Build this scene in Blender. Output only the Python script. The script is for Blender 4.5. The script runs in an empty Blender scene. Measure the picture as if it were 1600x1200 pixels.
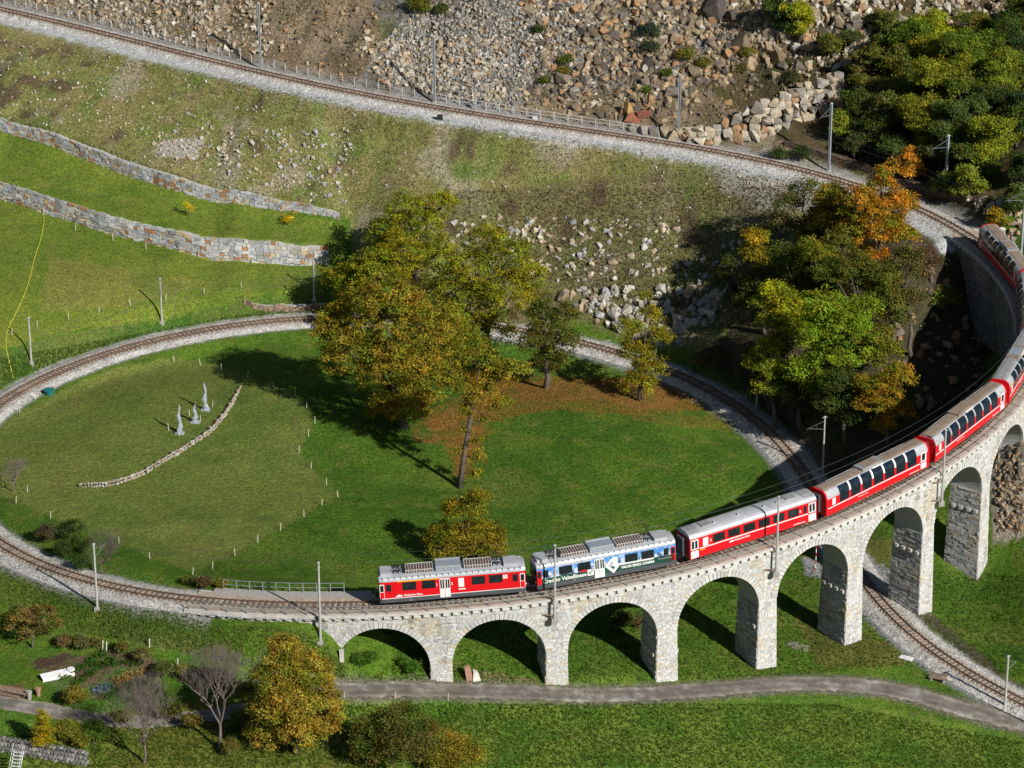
import bpy, bmesh, math, random
import numpy as np
from mathutils import Matrix, Vector
random.seed(7)
RNG = np.random.default_rng(11)
scene = bpy.context.scene
col = scene.collection

# ------------------------------------------------------------------ camera
PITCH = 0.4231183; FOC = 5190.996; CH = 183.84514     # focal in pixels of a 1600 wide frame
cam = bpy.data.cameras.new('camera'); co = bpy.data.objects.new('camera', cam); col.objects.link(co)
co.location = (0, 0, CH); co.rotation_euler = (math.pi/2 - PITCH, 0, 0)
cam.sensor_width = 36; cam.lens = 36*FOC/1600; cam.clip_start = 5; cam.clip_end = 4000
scene.camera = co
# ------------------------------------------------------------------ light
SUN_EL = math.radians(33); SUN_AZ = (0.665, -0.747)    # horizontal direction towards the sun
w = bpy.data.worlds.new('World'); scene.world = w; w.use_nodes = True
nt = w.node_tree; bg = nt.nodes['Background']
sky = nt.nodes.new('ShaderNodeTexSky'); sky.sky_type = 'NISHITA'; sky.sun_disc = False
sky.sun_elevation = SUN_EL; sky.sun_rotation = math.atan2(SUN_AZ[0], SUN_AZ[1]); sky.altitude = 800
nt.links.new(sky.outputs[0], bg.inputs[0]); bg.inputs[1].default_value = 0.05
sl = bpy.data.lights.new('sun', 'SUN'); sl.energy = 5.0; sl.angle = math.radians(0.53); sl.color = (1.0, 0.965, 0.91)
so = bpy.data.objects.new('sun', sl); col.objects.link(so)
sd = Vector((SUN_AZ[0]*math.cos(SUN_EL), SUN_AZ[1]*math.cos(SUN_EL), math.sin(SUN_EL))).normalized()
so.rotation_euler = sd.to_track_quat('Z', 'Y').to_euler(); so.location = (60, 250, 120)
scene.view_settings.view_transform = 'Standard'; scene.view_settings.look = 'None'
scene.view_settings.exposure = 0.12; scene.view_settings.gamma = 1
scene.render.engine = 'CYCLES'
scene.cycles.max_bounces = 4; scene.cycles.diffuse_bounces = 1; scene.cycles.glossy_bounces = 2
scene.cycles.transparent_max_bounces = 4

# ------------------------------------------------------------------ projection helpers
cp, sp = math.cos(PITCH), math.sin(PITCH)
def ray(px, py):
    px = np.asarray(px, float); py = np.asarray(py, float)
    a = (px-800)/FOC; b = (600-py)/FOC
    return np.stack([a, cp+b*sp, -sp+b*cp], -1)
def atz(px, py, z):
    r = ray(px, py); t = (z-CH)/r[..., 2]
    P = r*np.asarray(t)[..., None]; P[..., 2] += CH
    return P
def proj(x, y, z):
    z = z-CH; d = y*cp - z*sp
    return 800+FOC*x/d, 600-FOC*(y*sp+z*cp)/d
def px_per_m(y, z):
    return FOC/(y*cp-(z-CH)*sp)

# ------------------------------------------------------------------ noise (numpy)
def _hash(ix, iy, seed):
    h = (ix*374761393 + iy*668265263 + seed*1442695041) & 0xffffffff
    h = ((h ^ (h >> 13))*1274126177) & 0xffffffff
    return ((h ^ (h >> 16)) & 0xffff)/65535.0
def vnoise(x, y, seed=0):
    xi = np.floor(x).astype(np.int64); yi = np.floor(y).astype(np.int64)
    fx = x-xi; fy = y-yi; fx = fx*fx*(3-2*fx); fy = fy*fy*(3-2*fy)
    a = _hash(xi, yi, seed); b = _hash(xi+1, yi, seed); c = _hash(xi, yi+1, seed); d = _hash(xi+1, yi+1, seed)
    return (a*(1-fx)+b*fx)*(1-fy) + (c*(1-fx)+d*fx)*fy
def fbm(x, y, sc, seed=0, oct=4):
    v = 0; a = 0.5; t = 0
    for i in range(oct):
        v = v + a*vnoise(x/sc, y/sc, seed+i*17); t += a; a *= 0.55; sc /= 2.03
    return v/t
def sm(a, b, x):
    t = np.clip((x-a)/(b-a), 0, 1); return t*t*(3-2*t)

# ------------------------------------------------------------------ railway line
KN = [-0.01438404,-0.01500518,-0.01601166,-0.01744465,-0.01925858,-0.01771903,-0.004450142,0.01170629,0.0205077,0.02209246,0.018488,0.01835229,0.02040086,0.01948277,0.01687561,0.01872093,0.0221611,0.02280792,0.0222017,0.02231068,0.02081548,0.01432559,0.01128349,0.01317168,0.01342275,0.01127282,0.01162273,0.01394462,0.01753727,0.02156305,0.02299911,0.02035495,0.01706004,0.01062378,0.00266809,-0.003276593,-0.00550789,-0.005172462,-0.002577069,0.001026892,0.003227462,0.004521242,0.005497688,0.006205002,0.006664845,0.006891299]
GRAD = 0.05115024
_s = np.linspace(0, 700, 701); _k = np.interp(_s, np.linspace(0, 700, 46), KN)
_h = 3.218357+np.concatenate([[0], np.cumsum((_k[1:]+_k[:-1])/2)])
_x = 104.6118+np.concatenate([[0], np.cumsum(np.cos((_h[1:]+_h[:-1])/2))])
_y = 301.1133+np.concatenate([[0], np.cumsum(np.sin((_h[1:]+_h[:-1])/2))])
def P(s, off=0.0, dz=0.0):
    """point on the line; off > 0 is to the left (inside of the loop)"""
    s = np.asarray(s, float)
    x = np.interp(s, _s, _x); y = np.interp(s, _s, _y); h = np.interp(s, _s, _h)
    return np.stack([x-off*np.sin(h), y+off*np.cos(h), GRAD*s+dz], -1)
def HD(s): return np.interp(s, _s, _h)
# per-vertex nearest point on a part of the line
def nearest(x, y, s0, s1, step=1):
    idx = np.arange(int(s0), int(s1)+1, step); lx = _x[idx]; ly = _y[idx]
    bd = np.full(x.shape, 1e9); bi = np.zeros(x.shape, int)
    xf = x.ravel(); yf = y.ravel(); bdf = bd.ravel(); bif = bi.ravel()
    for c in range(0, xf.size, 40000):
        d = (xf[c:c+40000, None]-lx)**2 + (yf[c:c+40000, None]-ly)**2
        j = d.argmin(1); bdf[c:c+40000] = d[np.arange(len(j)), j]; bif[c:c+40000] = idx[j]
    h = _h[bi]; dx = x-_x[bi]; dy = y-_y[bi]
    lat = -dx*np.sin(h)+dy*np.cos(h); lon = dx*np.cos(h)+dy*np.sin(h)
    return bi+lon, lat, np.sqrt(bd)

# ------------------------------------------------------------------ terrain height
CT = []     # control points (x, y, z)
def cz(px, py, z): p = atz(px, py, z); CT.append((p[0], p[1], z))
for s in list(range(0, 331, 11))+list(range(474, 700, 11)):
    p = P(s); CT.append((p[0], p[1], p[2]-0.45))
for q in [(60,700,12.9),(60,790,14.2),(200,620,11.4),(200,760,12.8),(200,860,14.4),(350,600,10.3),(350,750,11.6),(350,880,14.2),
          (450,560,9.6),(500,700,10),(480,850,12.3),(450,905,15.0),(560,900,12.5),(600,800,10.2),(650,650,9),(750,720,8.4),(760,850,9.2),
          (900,620,7.9),(900,740,7.6),(900,830,7.7),(1050,650,6.9),(1050,780,6.4),(1150,760,5.9),(1180,700,6.0),
          (535,1030,11.65),(688,1060,9.3),(866,1067,7.8),(1043,1063,6.1),(1205,1043,4.45),(1345,1005,3.6),(1462,965,2.6),(1545,908,2.7),
          (600,1058,10.1),(560,1082,9.5),(700,1082,8.7),(900,1090,7.2),(1100,1082,5.3),(1250,1068,4.1),(1400,1080,3.0),(1500,1110,2.3),(1590,1130,1.8),
          (560,1190,8.3),(800,1190,6.3),(1000,1190,4.9),(1200,1190,3.4),(1400,1190,2.0),(1590,1190,0.9),
          (150,958,14.1),(150,1002,11.8),(300,972,14.9),(300,1022,12.2),(20,925,14.0),(20,972,12.3),(420,975,15.4),(420,1045,11.9),
          (100,1050,11.4),(220,1065,11),(50,1100,11),(200,1130,10.3),(350,1150,9.6),(450,1180,8.9),(20,1190,8.9),(150,1190,9.1),
          (1500,1000,2.7),(1590,1000,2.8),(1590,940,3.2),(1500,930,2.8),(1590,860,6),(1590,780,10.5),(1590,700,15),
          (1300,900,4.2),(1380,870,4.5),(1350,700,8.5),(1400,650,10.5),(1450,600,12.5),(1300,650,9.5),(1300,550,14),(1400,500,17),(1450,430,20.5),
          (1300,400,21),(1500,560,12.5),(1490,650,9),(1530,500,14),(1250,600,9),
          (400,485,10.8),(400,462,11.8),(250,515,11.4),(250,492,12.6),(50,585,12.6),(50,552,14.0),(490,470,10.9),(490,455,11.6),
          (1000,545,7.7),(1000,470,12.2),(1000,400,16.2),(1000,330,20.2),(1000,250,24.9),
          (1200,655,6.3),(1200,560,11.2),(1200,400,19.0),(1200,290,24.6),(1100,560,8.5),(1100,480,12.5),(1100,380,17.9),
          (800,500,8.6),(800,470,10.2),(800,350,17.8),(800,215,26.0),(620,400,14.6),(620,300,20.5),(620,190,26.8),(560,420,13.2),(700,430,13)]: cz(*q)
for s in list(range(500, 700, 20)):
    for d, up in ((6, .8), (14, 6.2), (30, 17.5), (60, 39), (110, 75)):
        p = P(s, -d); CT.append((p[0], p[1], p[2]+up))
for s in range(442, 500, 14):
    for d, up in ((7, 1.0), (16, 6), (34, 17), (70, 38)):
        p = P(s, -d); CT.append((p[0], p[1], p[2]+up))
CT += [(-90,250,2),(0,250,-4),(90,250,-9),(-130,330,14),(130,330,1),(-130,430,26),(110,380,14)]
# stepped dry stone terrace walls: bottom line in the picture, height along it, level of the foot
def polyw(pts, zs): return np.array([atz(a, b, c) for (a, b), c in zip(pts, zs)])
W2 = polyw([(-60,302),(0,313),(40,325),(100,343),(180,368),(250,387),(300,400),(360,410),(430,414),(520,415)],
           [18.4,17.9,17.6,16.9,15.9,14.9,14.3,13.6,12.9,12.2]); W2h = [2.6,2.6,2.4,2.4,2.5,2.6,2.8,3.1,3.0,2.7]
W1 = polyw([(-60,192),(0,205),(60,222),(130,248),(200,277),(280,303),(360,321),(440,333),(535,350)],
           [23.8,22.9,22.2,21.0,19.7,18.6,17.7,17.0,16.2]); W1h = [1.7,1.8,2.1,2.2,2.2,2.2,2.1,1.7,1.1]
W3 = polyw([(380,466),(440,466),(512,459)], [11.9,11.8,11.6]); W3h = [1.0,1.2,1.0]
WALLS = [(W2, W2h), (W1, W1h), (W3, W3h)]
def resample(W, hh, step=0.5):
    d = np.concatenate([[0], np.cumsum(np.hypot(*(W[1:, :2]-W[:-1, :2]).T))])
    # smooth the corners a little
    t = np.arange(0, d[-1], step); X = np.stack([np.interp(t, d, W[:, i]) for i in range(3)]+[np.interp(t, d, hh)], -1)
    k = np.ones(9)/9
    for i in range(2): X[:, i] = np.convolve(np.pad(X[:, i], 4, 'reflect', reflect_type='odd'), k, 'valid')
    return t, X
WR = [resample(*w_) for w_ in WALLS]
def steps(x, y):
    z = np.zeros_like(x)
    for t, X in WR:
        L = X[::2]
        for c in range(0, x.size, 40000):
            xs = x.ravel()[c:c+40000]; ys = y.ravel()[c:c+40000]
            d2 = (xs[:, None]-L[:, 0])**2+(ys[:, None]-L[:, 1])**2; j = d2.argmin(1)
            j2 = np.clip(j, 1, len(L)-2); tx = L[j2+1, 0]-L[j2-1, 0]; ty = L[j2+1, 1]-L[j2-1, 1]; n = np.hypot(tx, ty)
            dx = xs-L[j, 0]; dy = ys-L[j, 1]
            lat = (-dx*ty+dy*tx)/n; lon = (dx*tx+dy*ty)/n
            beyond = np.where(((j == 0) & (lon < 0)) | ((j == len(L)-1) & (lon > 0)), np.abs(lon), 0)
            z.ravel()[c:c+40000] += L[j, 3]*sm(0.15, 0.75, lat)*(1-sm(0.5, 5, beyond))*(1-sm(14, 40, lat))
    return z
for W, hh in WALLS:
    for (x, y, z), h in zip(W, hh):
        CT.append((x, y-.4, z)); 
CT = np.array(CT)
_base = CT[:, 2]-steps(CT[:, 0].copy(), CT[:, 1].copy())
def tpsk(r2): return 0.5*r2*np.log(r2+1e-9)
_n = len(CT); _A = np.zeros((_n+3, _n+3)); _d2 = ((CT[:, None, :2]-CT[None, :, :2])**2).sum(-1)/1e4
_A[:_n, :_n] = tpsk(_d2)+np.eye(_n)*4e-4; _A[:_n, _n] = 1; _A[:_n, _n+1:] = CT[:, :2]/100; _A[_n:, :_n] = _A[:_n, _n:].T
_w = np.linalg.solve(_A, np.concatenate([_base, [0, 0, 0]]))
def tps(x, y):
    out = np.empty(x.size); xf = x.ravel(); yf = y.ravel()
    for c in range(0, x.size, 20000):
        a = xf[c:c+20000]; b = yf[c:c+20000]
        d2 = ((a[:, None]-CT[:, 0])**2+(b[:, None]-CT[:, 1])**2)/1e4
        out[c:c+20000] = tpsk(d2)@_w[:_n]+_w[_n]+_w[_n+1]*a/100+_w[_n+2]*b/100
    return out.reshape(x.shape)
ROADPX = [(420,1062,11.0),(520,1078,9.9),(600,1078,9.4),(700,1079,8.7),(800,1082,8.0),(950,1087,6.7),(1100,1079,5.3),(1200,1071,4.5),(1300,1069,3.8),(1400,1080,3.0),(1500,1107,2.4),(1600,1133,1.8),(1720,1165,1.0)]
RD = np.array([atz(*q) for q in ROADPX])
def catmull(Pn, n=8):
    out = []
    Q = np.vstack([2*Pn[0]-Pn[1], Pn, 2*Pn[-1]-Pn[-2]])
    for i in range(1, len(Q)-2):
        for k in range(n):
            t = k/n; out.append(0.5*((2*Q[i])+(-Q[i-1]+Q[i+1])*t+(2*Q[i-1]-5*Q[i]+4*Q[i+1]-Q[i+2])*t*t+(-Q[i-1]+3*Q[i]-3*Q[i+1]+Q[i+2])*t**3))
    out.append(Q[-2]); return np.array(out)
RC = catmull(RD)
_T = {}
def terrain_calc(x, y):
    z = tps(x, y)
    sa, la, da = nearest(x, y, 0, 336); sb, lb, db = nearest(x, y, 462, 700)
    _T['sa'], _T['la'], _T['da'], _T['sb'], _T['lb'], _T['db'] = sa, la, da, sb, lb, db
    # gentle relief, less where the line runs
    nearl = np.minimum(da, db)
    rough = sm(3, 9, nearl)
    up = ((lb < 0) & (db < 200) & (sb > 473)).astype(float)*sm(4, 9, db)
    z = z+rough*(fbm(x, y, 11, 3)-.5)*0.7+rough*(fbm(x, y, 2.5, 5, 3)-.5)*0.18
    z = z+up*((fbm(x, y, 7, 21)-.5)*3.0+(fbm(x, y, 2.0, 29, 3)-.5)*0.8)
    z = z+steps(x, y)
    # track bed
    wa = 1-sm(2.5, 5.5, da); wa = wa*(1-sm(329, 335.5, sa))
    z = z*(1-wa)+wa*(GRAD*sa-0.50-.75*sm(1.2, 2.3, -la)*sm(316, 321, sa))
    wb = 1-sm(2.7, 5.5, db); wb = wb*sm(466, 476, sb)
    wb2 = np.where((lb > 0), 1-sm(4.3, 6.5, db), wb); wb2 = wb2*sm(466, 478, sb)
    z = z*(1-wb2)+wb2*(GRAD*sb-0.50-0.02*np.clip(lb-2, 0, 3))
    # road bed
    dr = np.full(x.size, 1e9); zr = np.zeros(x.size); xf = x.ravel(); yf = y.ravel()
    m = (yf < 345)
    d = (xf[m, None]-RC[:, 0])**2+(yf[m, None]-RC[:, 1])**2; j = d.argmin(1)
    dr[m] = np.sqrt(d[np.arange(len(j)), j]); zr[m] = RC[j, 2]
    wr = (1-sm(1.6, 3.6, dr)).reshape(x.shape); z = z*(1-wr)+wr*zr.reshape(x.shape)
    _T['dr'] = dr.reshape(x.shape)
    return z
XA, XB, YA, YB, ST = -100.0, 104.0, 283.0, 560.0, 0.5
gx = np.arange(XA, XB+.01, ST); gy = np.arange(YA, YB+.01, ST)
GX, GY = np.meshgrid(gx, gy); GZ = terrain_calc(GX, GY)
TZ = dict(_T)
def hz(x, y):
    fx = np.clip((np.asarray(x, float)-XA)/ST, 0, len(gx)-1.001); fy = np.clip((np.asarray(y, float)-YA)/ST, 0, len(gy)-1.001)
    i = fx.astype(int); j = fy.astype(int); fx = fx-i; fy = fy-j
    return (GZ[j, i]*(1-fx)+GZ[j, i+1]*fx)*(1-fy)+(GZ[j+1, i]*(1-fx)+GZ[j+1, i+1]*fx)*fy
def hit(px, py):
    """where the sight line through a point of the picture meets the ground"""
    px = np.atleast_1d(np.asarray(px, float)); py = np.atleast_1d(np.asarray(py, float))
    r = ray(px, py); n = 260
    ys = np.linspace(YA+1, YB-1, n); t = ys[None]/r[:, 1:2]
    X = r[:, 0:1]*t; Z = CH+r[:, 2:3]*t
    below = Z < hz(X, np.broadcast_to(ys, X.shape)); i = np.where(below.any(1), below.argmax(1), n-1); i = np.maximum(i, 1)
    lo = ys[i-1]/r[:, 1]; hi = ys[i]/r[:, 1]
    for _ in range(12):
        m = (lo+hi)/2; b = CH+r[:, 2]*m < hz(r[:, 0]*m, r[:, 1]*m)
        hi = np.where(b, m, hi); lo = np.where(b, lo, m)
    Q = r*hi[:, None]; Q[:, 2] = hz(Q[:, 0], Q[:, 1]); return Q
def hit1(px, py): return hit(px, py)[0]
def normal_at(x, y):
    e = .6; n = np.stack([hz(x-e, y)-hz(x+e, y), hz(x, y-e)-hz(x, y+e), np.full(np.shape(x), 2*e)], -1)
    return n/np.linalg.norm(n, axis=-1, keepdims=True)
def inpoly(px, py, poly):
    poly = np.array(poly, float); c = np.zeros(px.shape, bool); j = len(poly)-1
    for i in range(len(poly)):
        xi, yi = poly[i]; xj, yj = poly[j]
        k = ((yi > py) != (yj > py)) & (px < (xj-xi)*(py-yi)/(yj-yi+1e-12)+xi); c ^= k; j = i
    return c

# ------------------------------------------------------------------ materials
def nodes(name, rough=0.9, spec=0.3):
    m = bpy.data.materials.new(name); m.use_nodes = True; nt = m.node_tree
    b = nt.nodes['Principled BSDF']; b.inputs['Roughness'].default_value = rough
    b.inputs['Specular IOR Level'].default_value = spec
    return m, nt, b
def N(nt, t, **k):
    n = nt.nodes.new(t)
    for a, v in k.items(): setattr(n, a, v)
    return n
def noise(nt, scale, detail=4, rough=.6, coord='Object'):
    tc = N(nt, 'ShaderNodeTexCoord'); n = N(nt, 'ShaderNodeTexNoise'); n.inputs['Scale'].default_value = scale
    n.inputs['Detail'].default_value = detail; n.inputs['Roughness'].default_value = rough
    nt.links.new(tc.outputs[coord], n.inputs['Vector']); return n
def ramp(nt, src, stops):
    r = N(nt, 'ShaderNodeValToRGB'); e = r.color_ramp.elements
    while len(e) < len(stops): e.new(0.5)
    for i, (p, c) in enumerate(stops):
        e[i].position = p; e[i].color = tuple(c)+(1,) if len(c) == 3 else c
    nt.links.new(src, r.inputs[0]); return r
def mixc(nt, a, b, fac, mode='MIX'):
    m = N(nt, 'ShaderNodeMix', data_type='RGBA', blend_type=mode)
    for s_, v in ((m.inputs[6], a), (m.inputs[7], b), (m.inputs[0], fac)):
        if hasattr(v, 'is_output'): nt.links.new(v, s_)
        elif isinstance(v, (int, float)): s_.default_value = v
        else: s_.default_value = tuple(v)+(1,)
    return m.outputs[2]
def bump(nt, b, src, strength=.5, dist=.05):
    n = N(nt, 'ShaderNodeBump'); n.inputs['Strength'].default_value = strength; n.inputs['Distance'].default_value = dist
    nt.links.new(src, n.inputs['Height']); nt.links.new(n.outputs[0], b.inputs['Normal'])
def plain(name, c, rough=.6, metal=0, var=.25, scale=3, spec=.4):
    m, nt, b = nodes(name, rough, spec); b.inputs['Metallic'].default_value = metal
    n = noise(nt, scale, 5, .65); r = ramp(nt, n.outputs[0], [(.3, [v*(1-var) for v in c]), (.7, [min(v*(1+var), 1) for v in c])])
    nt.links.new(r.outputs[0], b.inputs['Base Color']); return m
def attr_mat(name, rough=.9, nsc=6, var=.3, bs=.5, bd=.03, spec=.25, fine=None):
    m, nt, b = nodes(name, rough, spec); a = N(nt, 'ShaderNodeAttribute', attribute_name='col')
    n = noise(nt, nsc, 6, .7); r = ramp(nt, n.outputs[0], [(.3, (1-var,)*3), (.7, (1+var,)*3)])
    c = mixc(nt, a.outputs['Color'], r.outputs[0], 1.0, 'MULTIPLY')
    if fine:
        n2 = noise(nt, fine, 3, .6); r2 = ramp(nt, n2.outputs[0], [(.34, (.45,)*3), (.66, (1.6,)*3)]); c = mixc(nt, c, r2.outputs[0], 1.0, 'MULTIPLY')
    nt.links.new(c, b.inputs['Base Color']); bump(nt, b, n.outputs[0], bs, bd); return m
M = {}
M['ground'] = attr_mat('ground_mat', .95, 1.7, .30, 1.0, .2, .1, fine=5.5)
M['stone'] = attr_mat('stone_mat', .9, 5, .3, .6, .04)
M['rock'] = attr_mat('rock_mat', .92, 2.2, .38, .7, .08)
M['mortar'] = plain('mortar_mat', (.40, .39, .365), .95)
M['sleeper'] = attr_mat('sleeper_mat', .9, 8, .3, .4, .01)
M['rail'] = plain('rail_mat', (.16, .09, .06), .5, .3)
def grass_mat():
    m = bpy.data.materials.new('grass_mat'); m.use_nodes = True; nt = m.node_tree; nt.nodes.clear()
    out = N(nt, 'ShaderNodeOutputMaterial'); d = N(nt, 'ShaderNodeBsdfDiffuse'); t = N(nt, 'ShaderNodeBsdfTranslucent'); mx = N(nt, 'ShaderNodeMixShader'); mx.inputs[0].default_value = .3
    g = N(nt, 'ShaderNodeNewGeometry'); v = N(nt, 'ShaderNodeVectorMath', operation='MULTIPLY_ADD'); v.inputs[1].default_value = (.28, .28, .28); v.inputs[2].default_value = (0, -.1, .8)
    n = N(nt, 'ShaderNodeVectorMath', operation='NORMALIZE'); nt.links.new(g.outputs['Normal'], v.inputs[0]); nt.links.new(v.outputs[0], n.inputs[0]); nt.links.new(n.outputs[0], d.inputs['Normal'])
    a = N(nt, 'ShaderNodeAttribute', attribute_name='col'); nt.links.new(a.outputs['Color'], d.inputs[0]); nt.links.new(a.outputs['Color'], t.inputs[0])
    nt.links.new(d.outputs[0], mx.inputs[1]); nt.links.new(t.outputs[0], mx.inputs[2]); nt.links.new(mx.outputs[0], out.inputs[0]); return m
M['grass'] = grass_mat()
def leafmat(name, B, trans=.42):
    m = bpy.data.materials.new(name); m.use_nodes = True; nt = m.node_tree; nt.nodes.clear()
    out = N(nt, 'ShaderNodeOutputMaterial'); d = N(nt, 'ShaderNodeBsdfDiffuse'); t = N(nt, 'ShaderNodeBsdfTranslucent'); mx = N(nt, 'ShaderNodeMixShader')
    mx.inputs[0].default_value = trans
    oi = N(nt, 'ShaderNodeObjectInfo'); a = N(nt, 'ShaderNodeAttribute', attribute_name='col')
    n = noise(nt, .33, 3, .6); r = ramp(nt, n.outputs[0], [(.44, (0, 0, 0)), (.62, (1, 1, 1))])
    c = mixc(nt, oi.outputs['Color'], B, r.outputs[0]); c = mixc(nt, c, a.outputs['Color'], 1.0, 'MULTIPLY')
    nt.links.new(c, d.inputs[0]); nt.links.new(c, t.inputs[0]); nt.links.new(d.outputs[0], mx.inputs[1]); nt.links.new(t.outputs[0], mx.inputs[2])
    nt.links.new(mx.outputs[0], out.inputs[0]); return m
M['leaf'] = leafmat('leaf_mat', (.22, .26, .026))
M['leafg'] = leafmat('leaf_green_mat', (.12, .165, .024))
M['bark'] = plain('bark_mat', (.12, .095, .075), .95, var=.45, scale=4)
M['barkpale'] = plain('pale_bark_mat', (.30, .26, .22), .95, var=.35, scale=3)
M['twig'] = plain('twig_mat', (.17, .13, .12), .95, var=.3)
def ballast_mat():
    m, nt, b = nodes('ballast_mat', .95, .15)
    tc = N(nt, 'ShaderNodeTexCoord'); v = N(nt, 'ShaderNodeTexVoronoi'); v.inputs['Scale'].default_value = 7.5
    nt.links.new(tc.outputs['Object'], v.inputs['Vector'])
    sx = N(nt, 'ShaderNodeSeparateColor'); nt.links.new(v.outputs['Color'], sx.inputs[0])
    r = ramp(nt, sx.outputs[0], [(0, (.24, .235, .225)), (.5, (.50, .49, .465)), (1, (.74, .72, .68))])
    n = noise(nt, .7, 5, .6); r2 = ramp(nt, n.outputs[0], [(.3, (.78, .74, .70)), (.7, (1.1, 1.1, 1.1))])
    c = mixc(nt, r.outputs[0], r2.outputs[0], 1.0, 'MULTIPLY'); a = N(nt, 'ShaderNodeAttribute', attribute_name='col'); c = mixc(nt, c, a.outputs['Color'], 1.0, 'MULTIPLY'); nt.links.new(c, b.inputs['Base Color'])
    bump(nt, b, v.outputs['Distance'], .9, .08); return m
M['ballast'] = ballast_mat()
def road_mat():
    m, nt, b = nodes('road_mat', .95, .15)
    n = noise(nt, .5, 7, .7); r = ramp(nt, n.outputs[0], [(.3, (.13, .115, .098)), (.52, (.19, .172, .15)), (.68, (.34, .32, .295))])
    n2 = noise(nt, 9, 4, .7); r2 = ramp(nt, n2.outputs[0], [(.3, (.7,)*3), (.7, (1.3,)*3)])
    nt.links.new(mixc(nt, r.outputs[0], r2.outputs[0], 1.0, 'MULTIPLY'), b.inputs['Base Color']); bump(nt, b, n2.outputs[0], .5, .02)
    a = N(nt, 'ShaderNodeAttribute', attribute_name='col'); src = b.inputs['Base Color'].links[0].from_socket; nt.links.new(mixc(nt, src, a.outputs['Color'], 1.0, 'MULTIPLY'), b.inputs['Base Color']); return m
M['road'] = road_mat()
M['steel'] = plain('galvanised_mat', (.42, .46, .50), .45, .4, .12)
M['oldsteel'] = plain('old_mast_mat', (.42, .41, .38), .7, .1, .2)
M['rail_grey'] = plain('railing_mat', (.26, .28, .28), .6, .2, .15)
M['wire'] = plain('wire_mat', (.10, .12, .12), .5, .5)
M['cornice'] = plain('cornice_mat', (.54, .52, .48), .9, var=.22, scale=1.3)
M['walk'] = plain('walkway_mat', (.40, .325, .25), .95, var=.25, scale=1.5)
M['red'] = plain('red_paint', (.66, .007, .014), .32, 0, .06, .8, .5)
M['darkred'] = plain('dark_red_paint', (.34, .008, .014), .4, 0, .15, .8)
M['white'] = plain('white_paint', (.78, .77, .75), .4, 0, .07, 2)
M['silver'] = plain('silver_roof', (.50, .51, .53), .42, .25, .14, .9)
M['greyroof'] = plain('grey_roof', (.30, .30, .30), .55, .1, .2, 1.2)
M['tanroof'] = plain('dusty_roof', (.26, .20, .15), .7, .1, .28, .7)
M['skirt'] = plain('dark_grey_paint', (.075, .08, .09), .5, 0, .2)
M['under'] = plain('underframe', (.03, .028, .026), .8, 0, .4)
M['black'] = plain('black_rubber', (.012, .012, .013), .6)
M['yellow'] = plain('yellow_paint', (.75, .38, .02), .4, 0, .05)
M['rust'] = plain('resistor_rust', (.13, .075, .045), .8, .2, .4, 4)
M['bluegrey'] = plain('blue_grey_box', (.30, .34, .39), .5, .2, .15)
M['grate'] = plain('pale_grate', (.55, .55, .55), .5)
M['wood'] = plain('weathered_wood', (.22, .16, .11), .9, var=.4, scale=5)
M['stake'] = plain('pale_stake', (.62, .60, .48), .8)
M['teal'] = plain('teal_plastic', (.01, .16, .15), .5)
M['marble'] = plain('pale_marble', (.34, .36, .40), .6, var=.2, scale=4)
M['concrete'] = plain('concrete_mat', (.36, .34, .31), .9, var=.2)
M['brick'] = plain('terracotta_mat', (.36, .20, .14), .9, var=.25)
M['rope'] = plain('yellow_rope', (.62, .58, .05), .7)
M['gold'] = plain('gold_text', (.55, .50, .45), .5)
M['soil'] = plain('soil_mat', (.10, .07, .045), .98, var=.3)
def glass(name, c=(.012, .016, .02), r=.08):
    m, nt, b = nodes(name, r, .6)
    n = noise(nt, 1.6, 4, .7); rr = ramp(nt, n.outputs[0], [(.5, c), (.75, [v*2.2+.008 for v in c])]); nt.links.new(rr.outputs[0], b.inputs['Base Color']); return m  # blotchy lighter tone in the base colour imitates faint reflections
M['glass'] = glass('dark_glass'); M['panoglass'] = glass('panorama_glass', (.008, .016, .026), .12)
def advert():
    m, nt, b = nodes('advert_print', .35, .5)
    tc = N(nt, 'ShaderNodeTexCoord'); sep = N(nt, 'ShaderNodeSeparateXYZ'); nt.links.new(tc.outputs['Object'], sep.inputs[0])
    cx = N(nt, 'ShaderNodeCombineXYZ'); nt.links.new(sep.outputs[0], cx.inputs[0])
    def hgt(scale, base, amp):
        n = N(nt, 'ShaderNodeTexNoise'); n.inputs['Scale'].default_value = scale; n.inputs['Detail'].default_value = 5; nt.links.new(cx.outputs[0], n.inputs['Vector'])
        m1 = N(nt, 'ShaderNodeMath', operation='MULTIPLY_ADD'); nt.links.new(n.outputs[0], m1.inputs[0]); m1.inputs[1].default_value = amp; m1.inputs[2].default_value = base-amp/2
        g = N(nt, 'ShaderNodeMath', operation='GREATER_THAN'); nt.links.new(sep.outputs[2], g.inputs[0]); nt.links.new(m1.outputs[0], g.inputs[1]); return g.outputs[0]
    t2 = N(nt, 'ShaderNodeTexNoise'); t2.inputs['Scale'].default_value = 1.4; t2.inputs['Detail'].default_value = 6; nt.links.new(tc.outputs['Object'], t2.inputs['Vector'])
    skyc = ramp(nt, t2.outputs[0], [(.45, (.07, .25, .62)), (.7, (.42, .62, .85))]).outputs[0]
    mtn = ramp(nt, t2.outputs[0], [(.42, (.04, .10, .22)), (.55, (.55, .62, .72))]).outputs[0]
    grn = ramp(nt, t2.outputs[0], [(.4, (.012, .05, .04)), (.65, (.03, .13, .08))]).outputs[0]
    c = mixc(nt, mtn, skyc, hgt(.9, 2.45, 1.1)); c = mixc(nt, grn, c, hgt(.5, 1.85, .5))
    nt.links.new(c, b.inputs['Base Color']); return m
M['advert'] = advert()
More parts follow.
